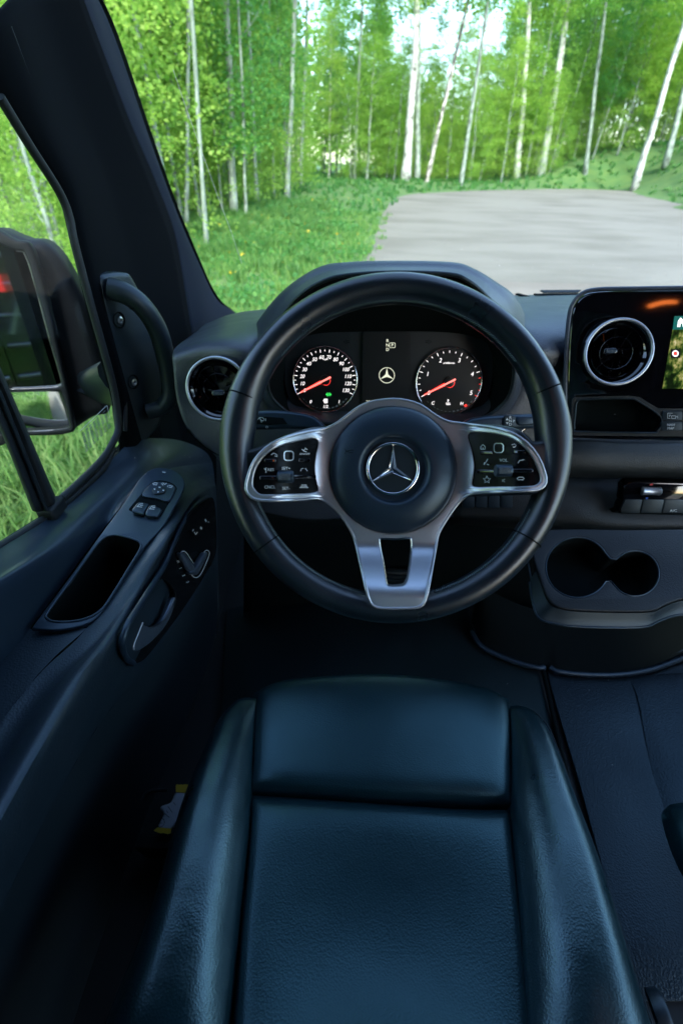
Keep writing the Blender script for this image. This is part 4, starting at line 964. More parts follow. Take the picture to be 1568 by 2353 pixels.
# cup holder tray
CT = Plane(at(1400, 1330, 'z', -.50), (0, -.38, 1))
ct = thing('cup_holder_tray', 'dark moulded tray with a large and a small cup hole', 'cup holder', tuple(CT.p))
to = cr([(1222, 1262), (1240, 1222), (1300, 1214), (1440, 1216), (1720, 1222), (1760, 1300), (1740, 1360), (1620, 1372), (1568, 1376), (1530, 1388), (1500, 1402), (1440, 1405), (1330, 1402), (1280, 1394), (1256, 1372), (1240, 1330)], 4, True)
hole = []
for i in range(60):
    hole.append(None)
big = lambda a: (1326 + 73 * cos(a), 1303 + 69 * sin(a)); sml = lambda a: (1458 + 55 * cos(a), 1317 + 52 * sin(a))
h1 = [big(radians(a)) for a in range(28, 333, 8)]; h2 = [sml(radians(a)) for a in range(-142, 143, 8)]
hole = [(1403, 1330)] + h1[::1] + [(1404, 1281)] + h2 + []
hole = h1 + [(1400, 1282)] + h2 + [(1402, 1334)]
plate('tray_top', CT, [to, hole], traym, ct, .008, .003, br=3)
well = [[CT.at(u, v, h) for u, v in hole] for h in (-.002, -.02, -.05)]
wcx = sum(well[-1], Vector()) / len(well[-1]); well.append([wcx + (p - wcx) * .02 for p in well[-1]])
loft('cup_well', well, blackm, ct, 1, 2, 0, closed_u=True)
tube('well_edge', [CT.at(u, v, -.0008) for u, v in hole], .0012, plast2, ct, True, seg=6)
fr = [(1238, 1300), (1246, 1350), (1262, 1385), (1285, 1397), (1330, 1404), (1440, 1407), (1500, 1404), (1532, 1390), (1570, 1378), (1640, 1374)]
loft('tray_front', [[CT.at(u, v, -.003) for u, v in fr], [CT.at(u * 1 + (-9 if i < 3 else 0), v + 14, -.012) for i, (u, v) in enumerate(fr)], [CT.at(u + (-14 if i < 3 else 0), v + 27, -.018) for i, (u, v) in enumerate(fr)]], plast, ct, 5, 4)
tube('lower_rim', cr([CT.at(u + (-14 if i < 3 else 0), v + 27, -.017) for i, (u, v) in enumerate(fr)], 5), .0016, plast2, ct, seg=6)
tube('outer_rim', cr([CT.at(u, v, -.016) for u, v in [(1218, 1270), (1226, 1310), (1234, 1360), (1246, 1392), (1262, 1412)]], 5), .0012, plast2, ct, seg=6)
# ------------------------------------------------------------------ instrument cluster
CN = (0, -1, .30)
IC = Plane(Y(890, 870, .785), CN)
ic = thing('instrument_cluster', 'instrument cluster with two round lit dials and a dark display between them', 'instruments', tuple(IC.p))
face = [(u, v) for u, v, _ in lens_c]
plate('face_panel', IC.off(-.012), cr(face, 4, True), lensm, ic, .004)
def gauge(cu, cv, R_, nums, t0, t1, ntick, redfrom=None, needle=0.0):
    c = IC.at(cu, cv, -.006); g_ = plate('dial', IC.off(-.006), circ(cu, cv, R_ - 1, 64), dialm, ic, .004)
    ring('dial_ring', IC.at(cu, cv, -.005), IC.n, (R_ - 1) * mpp(c), .0011, chrome, g_, 96, 8)
    P = IC.off(-.0055); wm, rm = [], []
    for i in range(ntick):
        f = i / (ntick - 1); a = radians(t0 + (t1 - t0) * f); major = i % 2 == 0
        r0, r1 = R_ * (.86 if major else .88), R_ * (.96 if major else .945)
        if i % (4 if ntick == 21 else 2): r0 = R_ * .89
        l = [(cu + r0 * cos(a), cv - r0 * sin(a)), (cu + r1 * cos(a), cv - r1 * sin(a))]
        (rm if (redfrom is not None and f > redfrom) else wm).append(l)
    marks('tick_marks', P, [l for l in wm], 1.5, white_e, g_)
    if rm: marks('red_tick_marks', P, rm, 1.5, red_e, g_)
    for s_, f in nums:
        a = radians(t0 + (t1 - t0) * f); r = R_ * .715
        txt('numeral', P, s_, cu + r * cos(a), cv - r * sin(a), 12 if len(nums) > 8 else 14, white_e, g_, shear=.22, sx=.92, bold=.006)
    # fuel / temperature scale below
    sc = []
    for i in range(13):
        a = radians(222 + 8 * i); r0, r1 = R_ * .885, R_ * .915
        sc.append([(cu + r0 * cos(a - .04), cv - r0 * sin(a - .04)), (cu + r0 * cos(a + .04), cv - r0 * sin(a + .04))])
    marks('scale_marks', P, sc[:7], 1.0, print_g, g_); marks('scale_blocks', P, sc[7:], 3.2, print_g, g_)
    an = radians(needle); tip = (cu + R_ * .86 * cos(an), cv - R_ * .86 * sin(an)); tail = (cu - R_ * .20 * cos(an), cv + R_ * .20 * sin(an))
    ng = [IC.at(*tip, -.0015), IC.at(*tail, .0)]
    nd = tube('needle', ng, [.0009, .0019], redp, g_, seg=6)
    tube('needle_glow', [IC.at(*tip, -.0030), IC.at(cu - R_ * .1 * cos(an), cv + R_ * .1 * sin(an), -.0030)], [.0012, .0036], red_e, g_, seg=8, flat=.15, up=IC.n)
    lathe('needle_hub', IC.at(cu, cv, -.005), IC.n, [(R_ * .15 * mpp(c), 0), (R_ * .145 * mpp(c), .003), (R_ * .1 * mpp(c), .0035), (0, .0035)], dialm, g_, 28)
    ring('hub_ring', IC.at(cu + 2, cv + 2, -.004), IC.n, R_ * .135 * mpp(c), .0005, red_e, g_, 32, 6)
    return g_, P
T0, T1 = 207, -27
g1, PG = gauge(746, 873, 74, [(str(10 * i), i / 13) for i in range(14)], T0, T1, 27, None, 207)
txt('unit_print', PG, 'mph', 747, 825, 6.5, white_e, g1, shear=.22, bold=.01)
for s_, u, v, z_ in (('0', 713, 923, 10), ('1', 778, 923, 10), ('1/2', 747, 934, 9.5)): txt('fuel_print', PG, s_, u, v, z_, white_e, g1, shear=.2, bold=.01)
plate('pump_symbol', PG.off(.0002), [(744, 916), (752, 916), (752, 926), (744, 926), (744, 922), (741, 920), (744, 918)], white_e, g1, .0003)
marks('light_symbol', PG.off(.0002), [[(749, 904), (753, 906), (749, 908)], [(760, 904), (756, 906), (760, 908)], [(751, 902), (754, 904)], [(751, 910), (754, 908)], [(758, 902), (755, 904)], [(758, 910), (755, 908)], [(748, 906), (761, 906)]], 1.3, green_e, g1)
g2, PG = gauge(1032, 878, 76, [(str(i), i / 5) for i in range(6)], T0, T1, 21, .82, 207)
txt('unit_print', PG, 'x1000/min', 1030, 834, 6.2, white_e, g2, shear=.22, bold=.01)
for s_, u, v in (('C', 993, 926), ('H', 1059, 927)): txt('temperature_print', PG, s_, u, v, 10, white_e, g2, shear=.2, bold=.01)
marks('coolant_symbol', PG, [[(1028, 917), (1028, 924)], [(1028, 919), (1031, 919)], [(1023, 926), (1033, 926)], [(1024, 929), (1034, 929)]], 1.5, white_e, g2)
marks('hot_mark', PG, [[(1066, 933), (1071, 930)]], 5, red_e, g2)
dsp = plate('display', IC.off(-.005), [(834, 766), (840, 763), (935, 763), (942, 767), (942, 1000), (830, 1000)], dialm, ic, .004)
DP = IC.off(-.0045)
for s_, u, v in (('R', 889.5, 783), ('N', 889.5, 793), ('D', 889.5, 803)): txt('gear_letter', DP, s_, u, v, 10, cream_e, dsp, bold=.008)
txt('gear_letter', DP, 'P', 900.5, 793, 9.5, cream_e, dsp, bold=.012)
marks('gear_frame', DP, [rrect(900.5, 793, 13, 11, 2) + [rrect(900.5, 793, 13, 11, 2)[0]]], 1.0, cream_e, dsp)
txt('reading_print', DP, '20.7', 848, 923, 9.5, cream_e, dsp)
def star(S, cu, cv, r, w, hh, m, parent, angs=(90, 210, 330), name='star', hf=None):
    vs, fs = [], []
    for a in angs:
        a = radians(a); tip = (cu + r * cos(a), cv - r * sin(a)); b = len(vs)
        l = (cu + w * cos(a + pi / 3), cv - w * sin(a + pi / 3)); rr = (cu + w * cos(a - pi / 3), cv - w * sin(a - pi / 3))
        vs += [S.at(*tip, .0005), S.at(*l, 0), S.at(cu, cv, hh), S.at(*rr, 0)]
        fs += [(b, b + 2, b + 1), (b, b + 3, b + 2)]
    return mk(name, vs, fs, m, parent, 0)
star(DP.off(.0003), 888, 862, 17, 3.6, .0005, cream_e, dsp, name='display_star')
plate('display_ring', DP.off(.0002), [circ(888, 862, 18.2, 40), circ(888, 862, 16.8, 40)], cream_e, dsp, .0003)
q = []
for cx, s_ in ((796, -1), (983, 1)):
    q += [[(cx + 7 * s_, 785), (cx + 1 * s_, 780), (cx + 1 * s_, 790), (cx + 7 * s_, 785)], [(cx, 783), (cx - 7 * s_, 783)], [(cx, 787), (cx - 7 * s_, 787)]]
marks('turn_arrows', IC.off(-.0115), q, 1.2, blackm, ic)
# ------------------------------------------------------------------ steering column stalks
WS = Plane(Y(680, 968, .64), (0, -1, .45))
wsk = thing('wiper_stalk', 'black wiper stalk reaching left behind the steering wheel', 'stalk', tuple(WS.p))
sto = [(560, 952), (575, 946), (612, 943), (650, 944), (700, 950), (726, 960), (745, 978), (760, 992), (720, 988), (650, 985), (620, 987), (580, 987), (560, 980)]
plate('stalk_body', WS, cr(sto, 4, True), plast2, wsk, .022, .006, br=5)
plate('stalk_sleeve', WS.off(.0012), cr([(562, 958), (612, 957), (650, 960), (660, 974), (620, 976), (562, 972)], 1, True), blackm, wsk, .004, .0008)
marks('wiper_symbol', WS.off(.0014), [[(592, 964), (596, 959), (603, 959), (607, 963), (604, 967), (600, 965)], [(597, 960), (601, 970)], [(610, 961), (610, 967)]], 1.4, print_w, wsk)
ring('wash_mark', WS.at(613, 981, .0006), WS.n, .0016, .0003, print_w, wsk, 16, 5)
GS = Plane(Y(1170, 970, .64), (0, -1, .45))
gsk = thing('gear_selector_stalk', 'gear selector stalk with R N D marks reaching right behind the steering wheel', 'stalk', tuple(GS.p))
plate('stalk_body', GS, cr([(1060, 985), (1075, 965), (1110, 957), (1160, 954), (1222, 951), (1231, 954), (1233, 975), (1224, 984), (1190, 986), (1150, 988), (1110, 984)], 4, True), plast2, gsk, .022, .006, br=5)
plate('stalk_end', GS.off(.003), cr([(1190, 957), (1228, 956), (1232, 962), (1231, 972), (1226, 976), (1190, 977)], 3, True), plast2, gsk, .008, .003)
plate('mark_plate', GS.off(.0036), rrect(1170, 967, 27, 26, 6), plast, gsk, .004, .001)
for s_, v in (('R', 959), ('N', 967), ('D', 975)): txt('gear_letter', GS.off(.0038), s_, 1171, v, 9, print_w, gsk, bold=.01)
txt('gear_letter', GS.off(.0038), 'P', 1179, 967.5, 8, print_w, gsk)
plate('up_arrow', GS.off(.0040), [(1161, 965), (1167, 965), (1164, 960)], print_w, gsk, .0003); plate('down_arrow', GS.off(.0040), [(1161, 970), (1167, 970), (1164, 975)], print_w, gsk, .0003)
kr = ring('ignition_ring', Y(1214, 1004, .72), (0, -1, .4), .017, .0012, chrome, None, 40, 8, loc=tuple(Y(1214, 1004, .72))); tag(kr, 'thin chrome ring of the start switch peeking out behind the right spoke', 'ring')
# steering column shroud
scol = thing('steering_column', 'black steering column shroud running from the wheel into the dashboard', 'steering column', (.07, .6, -.36))
WN = Vector((0, -cos(radians(35)), sin(radians(35))))
lathe('shroud', at(905, 1075, 'd', .56), -WN, [(.05, 0), (.065, .03), (.075, .09), (.08, .24)], blackm, scol, 28)
# ------------------------------------------------------------------ steering wheel
WP = Plane(at(907, 1036, 'd', .504), WN)
HP = WP.off(-.030)
sw_ = thing('steering_wheel', 'black leather steering wheel with satin silver spokes and a round airbag cover', 'steering wheel', tuple(WP.p))
R0 = .1762
wa_ = Vector((1, 0, 0)); wb = WN.cross(wa_) * -1
if wb.z < 0: wb = -wb
def rimpt(a, dr=0, h=0): return WP.p + (wa_ * cos(a) + wb * sin(a)) * (R0 + dr) + WN * h
N_ = 144; K_ = 20; vs, fs = [], []
for i in range(N_):
    a = 2 * pi * i / N_; d = degrees = math.degrees(a) % 360
    side = max(0, 1 - min(abs(d - 8), abs(d - 368), abs(d - 172)) / 26.0)         # thumb pads at the spokes
    rr = .0160 + .0025 * side; inn = .002 * side; hh = .0185
    for k in range(K_):
        t = 2 * pi * k / K_; x = cos(t); y = sin(t)
        rad = x * rr - (inn if x < 0 else 0) * (-x)
        vs.append(rimpt(a, rad, y * hh))
for i in range(N_):
    j = (i + 1) % N_
    for k in range(K_):
        l = (k + 1) % K_; fs.append((i * K_ + k, j * K_ + k, j * K_ + l, i * K_ + l))
rim = mk('rim', vs, fs, smooth_l, sw_, 180)
def ang(u, v): p = WP.at(u, v) - WP.p; return atan2(p.dot(wb), p.dot(wa_))
for u, v in ((545, 905), (1268, 890), (590, 1265), (1235, 1255)):
    a = ang(u, v); c = rimpt(a); tdir = (-wa_ * sin(a) + wb * cos(a))
    pts = [c + (wa_ * cos(a) + wb * sin(a)) * (cos(t) * .0166) + WN * sin(t) * .0191 for t in [2 * pi * k / 28 for k in range(28)]]
    tube('leather_seam', pts, .0008, blackm, rim, True, seg=6)
# stitching round the inside of the rim
v_, f_ = [], []
for (a0, a1) in ((38, 142), (198, 262), (282, 338)):
    n = int((a1 - a0) * 1.15)
    for i in range(n):
        a = radians(a0 + (a1 - a0) * i / n); b = a + radians(.75)
        p = rimpt(a, -.0148, .0078); q_ = rimpt(b, -.0160, .0050); v2, f2 = tube_vf([p, q_], .00042, seg=4); o_ = len(v_)
        v_ += v2; f_ += [tuple(o_ + x for x in ff) for ff in f2]
stm = mat('stitch_thread', (.13, .18, .20), .7)
tag(mk('stitching', v_, f_, stm, rim, 0), kind='stuff')
# spoke carrier in leather / plastic behind the silver trim
def hf(p):
    q = p - HP.at(903, 1077); q -= HP.n * q.dot(HP.n); return max(.049 * sstep(.080, .138, abs(q.x)), .050 * sstep(.085, .142, (q - Vector((q.x, 0, 0))).length if q.z < 0 else 0))
lp = [(545, 1020), (566, 1032), (600, 1022), (660, 996), (730, 978), (770, 1000), (780, 1120), (740, 1150), (640, 1152), (590, 1152), (560, 1160), (540, 1140)]
rp_ = [(1268, 1010), (1248, 1010), (1228, 1012), (1215, 1000), (1180, 980), (1090, 972), (1030, 1000), (1030, 1120), (1060, 1140), (1180, 1138), (1235, 1138), (1262, 1150), (1275, 1130)]
plate('spoke_pad', HP.off(-.008), cr(lp, 4, True), smooth_l, sw_, .016, .006, hf=hf, sub=25, smooth=60, br=4)
plate('spoke_pad', HP.off(-.008), cr(rp_, 4, True), smooth_l, sw_, .016, .006, hf=hf, sub=25, smooth=60, br=4)
c4 = lambda l: [(495.5 + .5056 * x, 561.6 + .5056 * y) for x, y in l]
TO = cr(c4([(805, 703), (870, 710), (930, 730), (980, 765), (1020, 790), (1060, 806), (1130, 815), (1250, 830), (1340, 855), (1410, 900), (1460, 960), (1490, 1030), (1497, 1080), (1475, 1108), (1420, 1118), (1250, 1125), (1170, 1130), (1125, 1150), (1080, 1200), (1040, 1260), (1012, 1310), (1002, 1350), (990, 1420), (970, 1530), (950, 1615), (925, 1645), (870, 1652), (760, 1652), (715, 1640), (692, 1600), (668, 1500), (645, 1400), (625, 1325), (590, 1262), (545, 1205), (500, 1168), (460, 1152), (400, 1158), (300, 1162), (210, 1162), (160, 1147), (137, 1110), (145, 1060), (165, 1000), (200, 950), (250, 908), (320, 875), (420, 850), (500, 835), (555, 808), (605, 770), (655, 735), (720, 712)]), 4, True)
LH = cr(c4([(178, 1112), (168, 1088), (178, 1030), (205, 980), (245, 940), (305, 910), (380, 892), (432, 882), (456, 885), (464, 905), (452, 960), (447, 1020), (455, 1080), (463, 1108), (452, 1124), (380, 1131), (230, 1135), (195, 1130)]), 4, True)
RH = cr(c4([(1150, 858), (1165, 853), (1200, 853), (1280, 862), (1350, 884), (1400, 920), (1440, 970), (1466, 1030), (1474, 1068), (1460, 1088), (1420, 1097), (1250, 1100), (1190, 1101), (1168, 1095), (1166, 1070), (1175, 1010), (1165, 940), (1146, 880)]), 4, True)
AB = circ(902.5, 1079.5, 146, 64)
BO = cr(c4([(744, 1342), (750, 1336), (815, 1338), (878, 1334), (886, 1342), (888, 1390), (878, 1480), (866, 1532), (845, 1550), (790, 1552), (775, 1535), (760, 1440), (746, 1370)]), 3, True)
trim = plate('silver_spoke_trim', HP, [TO, LH, RH, AB, BO], silver, sw_, .012, .0017, hf=hf, sub=22, smooth=50, br=4)
tube('trim_edge', [HP.off(hf(HP.at(u, v)) - .0006).at(u, v) for u, v in TO[::2]], .0017, silver, sw_, True, seg=8)
tube('lower_opening_edge', [HP.at(u, v, .0002) for u, v in BO], .0012, chrome, sw_, True, seg=6)
for side, H_ in (('l', LH), ('r', RH)):
    cxx = sum(p[0] for p in H_) / len(H_); cyy = sum(p[1] for p in H_) / len(H_)
    bpn = plate('button_panel', HP.off(-.0025), [(cxx + (u - cxx) * 1.02, cyy + (v - cyy) * 1.02) for u, v in H_], glossd, sw_, .004, .0005, hf=hf, sub=20)
    S = HP.off(-.0022)
    if side == 'l':
        T = [('SET+', 657, 1076.5, 9.5), ('SET-', 657, 1122, 9.5), ('RES', 622, 1079, 9.5), ('CNCL', 620, 1119, 9.5), ('ON/OFF', 700, 1043, 6.5)]
        M_ = [[(623, 1045), (628, 1041), (634, 1043), (637, 1047)], [(631, 1047), (637, 1049)], [(690, 1082), (693, 1076), (697, 1076)], [(703, 1076), (701, 1076), (706, 1082)], [(688, 1120), (708, 1120)], [(690, 1117), (706, 1117)], [(692, 1114), (704, 1114)], [(693, 1032), (697, 1035), (701, 1032)], [(697, 1036), (704, 1038)], [(700, 1029), (706, 1033)], [(611, 1074), (611, 1086)], [(607, 1076), (611, 1080)]]
        HL = [(616, 1058, 1), (695, 1058, 1), (604, 1099, 1), (729 - 3, 1097, 0)]
        fx, fy, wx, wy = 663.5, 1047, 656, 1095
    else:
        T = [('VOL', 1155, 1057.5, 9.5)]
        M_ = [[(1103, 1032), (1103, 1026), (1108, 1021), (1113, 1026), (1113, 1032), (1103, 1032)], [(1108, 1032), (1108, 1028)], [(1174, 1022), (1180, 1020), (1184, 1023), (1181, 1027), (1176, 1027)], [(1188, 1064), (1192, 1058), (1202, 1056)], [(1186, 1100), (1190, 1096), (1199, 1096), (1203, 1100)], [(1188, 1102), (1201, 1102)], [(1111, 1066), (1116, 1060), (1119, 1054)], [(1111, 1062), (1111, 1068)], [(1117, 1066), (1122, 1068)], [(1152, 1106), (1158, 1100)], [(1152, 1102), (1158, 1107)]]
        a5 = [(1117 + (9 if i % 2 == 0 else 4) * cos(radians(90 + 36 * i)), 1102 - (9 if i % 2 == 0 else 4) * sin(radians(90 + 36 * i))) for i in range(11)]
        M_.append(a5); HL = [(1101, 1040, 1), (1126, 1040, 0), (1176, 1038, 1), (1200, 1037, 0), (1106, 1084, 1), (1231, 1083, 0)]
        fx, fy, wx, wy = 1143.5, 1029, 1155, 1081
    for s_, u, v, z_ in T: txt('button_print', S, s_, u, v, z_, print_w, bpn, hf=hf, h=.0006)
    marks('button_symbols', S, M_, 1.5, print_w, bpn, hf=hf, h=.0006)
    fo = rrect(fx, fy, 21, 21, 6)
    marks('finger_pad_frame', S, [fo + [fo[0]]], 2.0, silver, bpn, hf=hf, h=.0012)
    plate('finger_pad', S.off(.0008), rrect(fx, fy, 18, 18, 5), glossd, bpn, .001, .0003, hf=hf)
    plate('rocker_left', S.off(.0035), rrect(wx - 35, wy + 2, 52, 10, 4), gloss, bpn, .005, .0018, hf=hf, br=3)
    plate('rocker_right', S.off(.0035), rrect(wx + 42, wy, 56, 10, 4), gloss, bpn, .005, .0018, hf=hf, br=3)
    q = S.off(hf(HP.at(wx, wy)) + .0035); wc = q.at(wx, wy); wax = (q.at(wx + 16, wy) - wc).normalized()
    lathe('thumb_roller', wc - wax * .0083, wax, [(0, 0), (.0060, 0), (.0066, .001), (.0066, .0156), (.0060, .0166), (0, .0166)], plast2, bpn, 28)
    marks('roller_ribs', q, [[(wx - 13 + 2.2 * i, wy - 7), (wx - 13 + 2.2 * i, wy + 8)] for i in range(12)], .7, print_g, bpn, h=.0068)
    for (u, v, k) in ((616, 1058, 0), (695, 1057, 0)) if side == 'l' else ((1113, 1040, 0), (1188, 1038, 0)):
        plate('push_button', S.off(.002), rrect(u + 4, v, 28, 9, 3.5), gloss, bpn, .003, .0012, hf=hf)
# airbag cover (dome) with emblem
c_ab = HP.at(902.5, 1080); m_ab = mpp(c_ab)
def rad(px): return px * m_ab
lathe('airbag_cover', c_ab, HP.n, [(rad(149), -.012), (rad(147), -.002), (rad(144), .0035), (rad(138), .0075), (rad(125), .0112), (rad(105), .0145), (rad(84), .0162), (rad(78), .0158), (rad(73), .0120), (rad(70), .0090), (rad(60), .0085), (rad(30), .0088), (0, .0090)], plast2, sw_, 96, 50)
abp = Plane(c_ab + HP.n * .0092, HP.n)
emb = Plane(abp.p, HP.n)
em = lathe('emblem', emb.at(901.5, 1077, -.001), HP.n, [(rad(64) * .94, 0), (rad(64) * .94, .0012), (0, .0012)], plast, sw_, 56)
ring('emblem_ring', emb.at(901.5, 1077, .001), HP.n, rad(60) * .945, .0021, chrome, em, 80, 12)
star(emb.off(.0008), 901.5, 1078, 60, 9.5, .0048, chrome, em, name='emblem_star')
hq = abp.off(.0065)
marks('horn_mark', abp.off(.0053), [[(791, 1031), (795, 1036), (791, 1043)], [(794, 1036), (806, 1040), (815, 1040), (817, 1036), (808, 1034), (796, 1036)]], 1.2, blackm, sw_)
txt('airbag_print', abp.off(.0042), 'AIRBAG', 908, 1176, 11, blackm, sw_, sx=1.25)
# ------------------------------------------------------------------ driver seat
st_ = thing('driver_seat', 'black leather driver seat cushion with raised side bolsters', 'seat', (.05, .2, -.9))
zs = lambda base, fd=.0: (lambda a, b: base - fd * max(0, .35 - b) ** 2)
pillow('front_cushion', [(584, 1592), (640, 1566), (760, 1553), (880, 1549), (1000, 1560), (1110, 1580), (1168, 1606)], [(570, 1818), (640, 1824), (760, 1831), (870, 1838), (1000, 1845), (1100, 1850), (1178, 1850)],
       [(584, 1592), (580, 1650), (576, 1720), (570, 1818)], [(1168, 1606), (1174, 1650), (1176, 1740), (1178, 1850)], lambda a, b: -.668 - .05 * max(0, .45 - b) ** 2, leather, st_, 40, 26, .022, 7, .06, .0004, 1)
pillow('rear_cushion', [(573, 1826), (700, 1834), (870, 1846), (1050, 1858), (1172, 1860)], [(520, 2560), (700, 2575), (870, 2580), (1050, 2580), (1238, 2560)],
       [(573, 1826), (562, 2000), (544, 2200), (520, 2560)], [(1172, 1860), (1188, 2000), (1208, 2200), (1238, 2560)], lambda a, b: -.670 + .004 * b - .02 * sin(pi * a) * sin(pi * min(1, b * 1.2)) , leather, st_, 40, 44, .020, 9, .06, .0004, 2)
pillow('left_bolster', [(548, 1606), (560, 1602), (579, 1604)], [(215, 2560), (350, 2580), (488, 2580)],
       [(548, 1606), (505, 1650), (462, 1740), (425, 1830), (395, 1930), (360, 2050), (318, 2170), (268, 2290), (210, 2440), (170, 2560)], [(588, 1604), (584, 1700), (576, 1830), (567, 1950), (552, 2080), (537, 2230), (518, 2400), (500, 2580)],
       lambda a, b: -.662 + .012 * b, leather_w, st_, 30, 70, .046, 2.5, .07, .0008, 3, .40, .85)
pillow('right_bolster', [(1182, 1622), (1196, 1620), (1218, 1628)], [(1240, 2580), (1390, 2580), (1560, 2560)],
       [(1172, 1622), (1174, 1750), (1175, 1860), (1186, 2000), (1200, 2180), (1214, 2380), (1228, 2580)], [(1218, 1628), (1255, 1668), (1285, 1740), (1325, 1850), (1370, 1970), (1415, 2110), (1462, 2260), (1510, 2400), (1560, 2560)],
       lambda a, b: -.662 + .012 * b, leather_w, st_, 30, 70, .044, 2.5, .07, .0004, 4, .60, .85)
def pip(l, z): return cr([at(u, v, 'z', z) for u, v in l], 5)
tube('piping', pip([(549, 1606), (505, 1652), (462, 1742), (425, 1832), (395, 1932), (360, 2052), (318, 2172), (268, 2292), (210, 2442)], -.668), .0018, plast, st_, seg=6)
tube('piping', pip([(1220, 1630), (1256, 1668), (1286, 1740), (1326, 1850), (1371, 1970), (1416, 2110), (1463, 2260), (1512, 2400)], -.668), .0018, plast, st_, seg=6)
loft('backrest', [[Vector((x, y0 + dy, z)) for x, dy in ((-.22, .03), (-.12, -.01), (.05, -.02), (.22, -.01), (.32, .03))] for y0, z in ((-.13, -.62), (-.15, -.4), (-.19, -.1), (-.25, .2), (-.27, .28))], leather, st_, 4, 4, .08)
box('seat_base', (.052, .18, -.86), (.38, .36, .32), blackm, st_, bev=.02)
box('seat_pan', (.052, .20, -.725), (.42, .42, .06), blackm, st_, bev=.02)
box('seat_rail', (-.20, .17, -.93), (.03, .46, .03), plast, st_)
lathe('recliner_knob', at(1500, 2330, 'z', -.70), (1, 0, .4), [(.02, 0), (.02, .01), (.017, .014), (0, .015)], plast, st_, 24)
# things beside the seat
pk_ = thing('food_wrapper', 'white snack wrapper with yellow crimped ends lying beside the seat', 'wrapper', tuple(at(385, 1860, 'z', -.90)))
WR = Plane(at(385, 1860, 'z', -.90), (.1, -.25, 1)); wrapm = mat('wrapper_white', (.50, .55, .62), .4, bump=[('n', 60, .5, .003)]); yel = mat('wrapper_yellow', (.62, .42, .02), .4, bump=[('n', 90, .4, .002)])
plate('wrapper_body', WR, cr([(404, 1819), (430, 1820), (440, 1835), (410, 1880), (392, 1904), (362, 1902), (376, 1870), (368, 1858), (372, 1850), (392, 1842)], 3, True), wrapm, pk_, .010, .004, br=3)
plate('crimped_end', WR.off(.001), [(404, 1803), (408, 1801), (412, 1803), (416, 1801), (420, 1803), (424, 1801), (436, 1803), (434, 1822), (404, 1819)], yel, pk_, .002)
plate('crimped_end', WR.off(.001), [(362, 1900), (394, 1903), (392, 1914), (384, 1916), (376, 1913), (368, 1914), (360, 1911), (353, 1908)], yel, pk_, .002)
txt('calorie_print', WR.off(.0015), '140', 370, 1890, 6, plast, pk_, rot=pi); ring('calorie_ring', WR.at(370, 1890, .001), WR.n, .006, .0004, plast, pk_, 24, 5)
marks('wrapper_print', WR.off(.0012), [[(378, 1868), (390, 1878)], [(386, 1852), (396, 1866)], [(399, 1843), (404, 1850)], [(383, 1862), (386, 1867)]], 1.2, plast, pk_)
bk = thing('side_bin', 'dark storage step between the seat and the door sill', 'storage bin', (-.27, .25, -1.0))
pl = Plane(at(350, 1930, 'z', -.93), (0, -.1, 1))
plate('bin_lid', pl, cr([(322, 1912), (420, 1912), (400, 1950), (308, 1948)], 1, True), rubber, bk, .09, .004)
tube('bin_arch', cr([pl.at(u, v, .03) for u, v in [(338, 1850), (345, 1836), (360, 1828), (395, 1826)]], 4), .003, plast, bk)
# passenger seat corner
ps = thing('passenger_seat', 'black leather corner of the passenger seat at the right edge', 'seat', (.75, .2, -.8))
pillow('seat_cushion', [(1532, 1860), (1546, 1846), (1700, 1836), (2050, 1850)], [(1860, 2500), (1900, 2540), (2000, 2560), (2100, 2560)], [(1532, 1860), (1552, 1930), (1605, 2040), (1860, 2500)], [(2050, 1850), (2070, 2000), (2090, 2250), (2100, 2560)],
       lambda a, b: -.665, leather, ps, 30, 30, .03, 7, .02, .001, 6)
tube('piping', cr([at(u, v, 'z', -.70) for u, v in [(1530, 1866), (1548, 1934), (1600, 2044), (1720, 2240)]], 4), .0016, plast, ps, seg=6)
box('seat_base', (1.0, .12, -.88), (.30, .36, .3), blackm, ps, bev=.02)
# ------------------------------------------------------------------ floor coverings
fm = lambda u, v, h=0.0: at(u, v, 'z', FZ + .006 + h)
matm = mat('floor_mat', (.005, .008, .009), .5, bump=[('v', 330, .6, .0006)], rvar=(9, .42, .6), spec=.3, tint=(.5, .9, 1))
matm2 = mat('cab_mat', (.007, .011, .016), .42, bump=[('v', 300, .8, .0008)], rvar=(8, .36, .48), spec=.45, tint=(.55, .85, 1))
m1 = thing('driver_floor_mat', 'dark rubber mat in the driver footwell', 'floor mat', tuple(fm(1000, 1560)))
FP = Plane(fm(1000, 1500), (0, 0, 1))
plate('mat_sheet', FP.off(.006), cr([(520, 1400), (800, 1330), (1060, 1345), (1085, 1440), (1104, 1482), (1160, 1518), (1236, 1540), (1262, 1640), (1300, 1780), (1360, 1960), (1420, 2180), (900, 2300), (470, 2200), (505, 1700)], 1, True), matm, m1, .006, .002)
m2 = thing('passenger_floor_mat', 'grained dark rubber floor covering between the seats', 'floor mat', tuple(fm(1400, 1700)))
plate('mat_sheet', FP.off(.006), [(1254, 1540), (1330, 1552), (1420, 1556), (1500, 1546), (1700, 1480), (1900, 1700), (1900, 2300), (1480, 2300), (1400, 2060), (1330, 1800), (1282, 1640)], matm2, m2, .006, .002)
rb = [fm(u, v, h) for u, v, h in ((1470, 1590, .006), (1480, 1580, .02), (1520, 1576, .03), (1650, 1572, .03))]
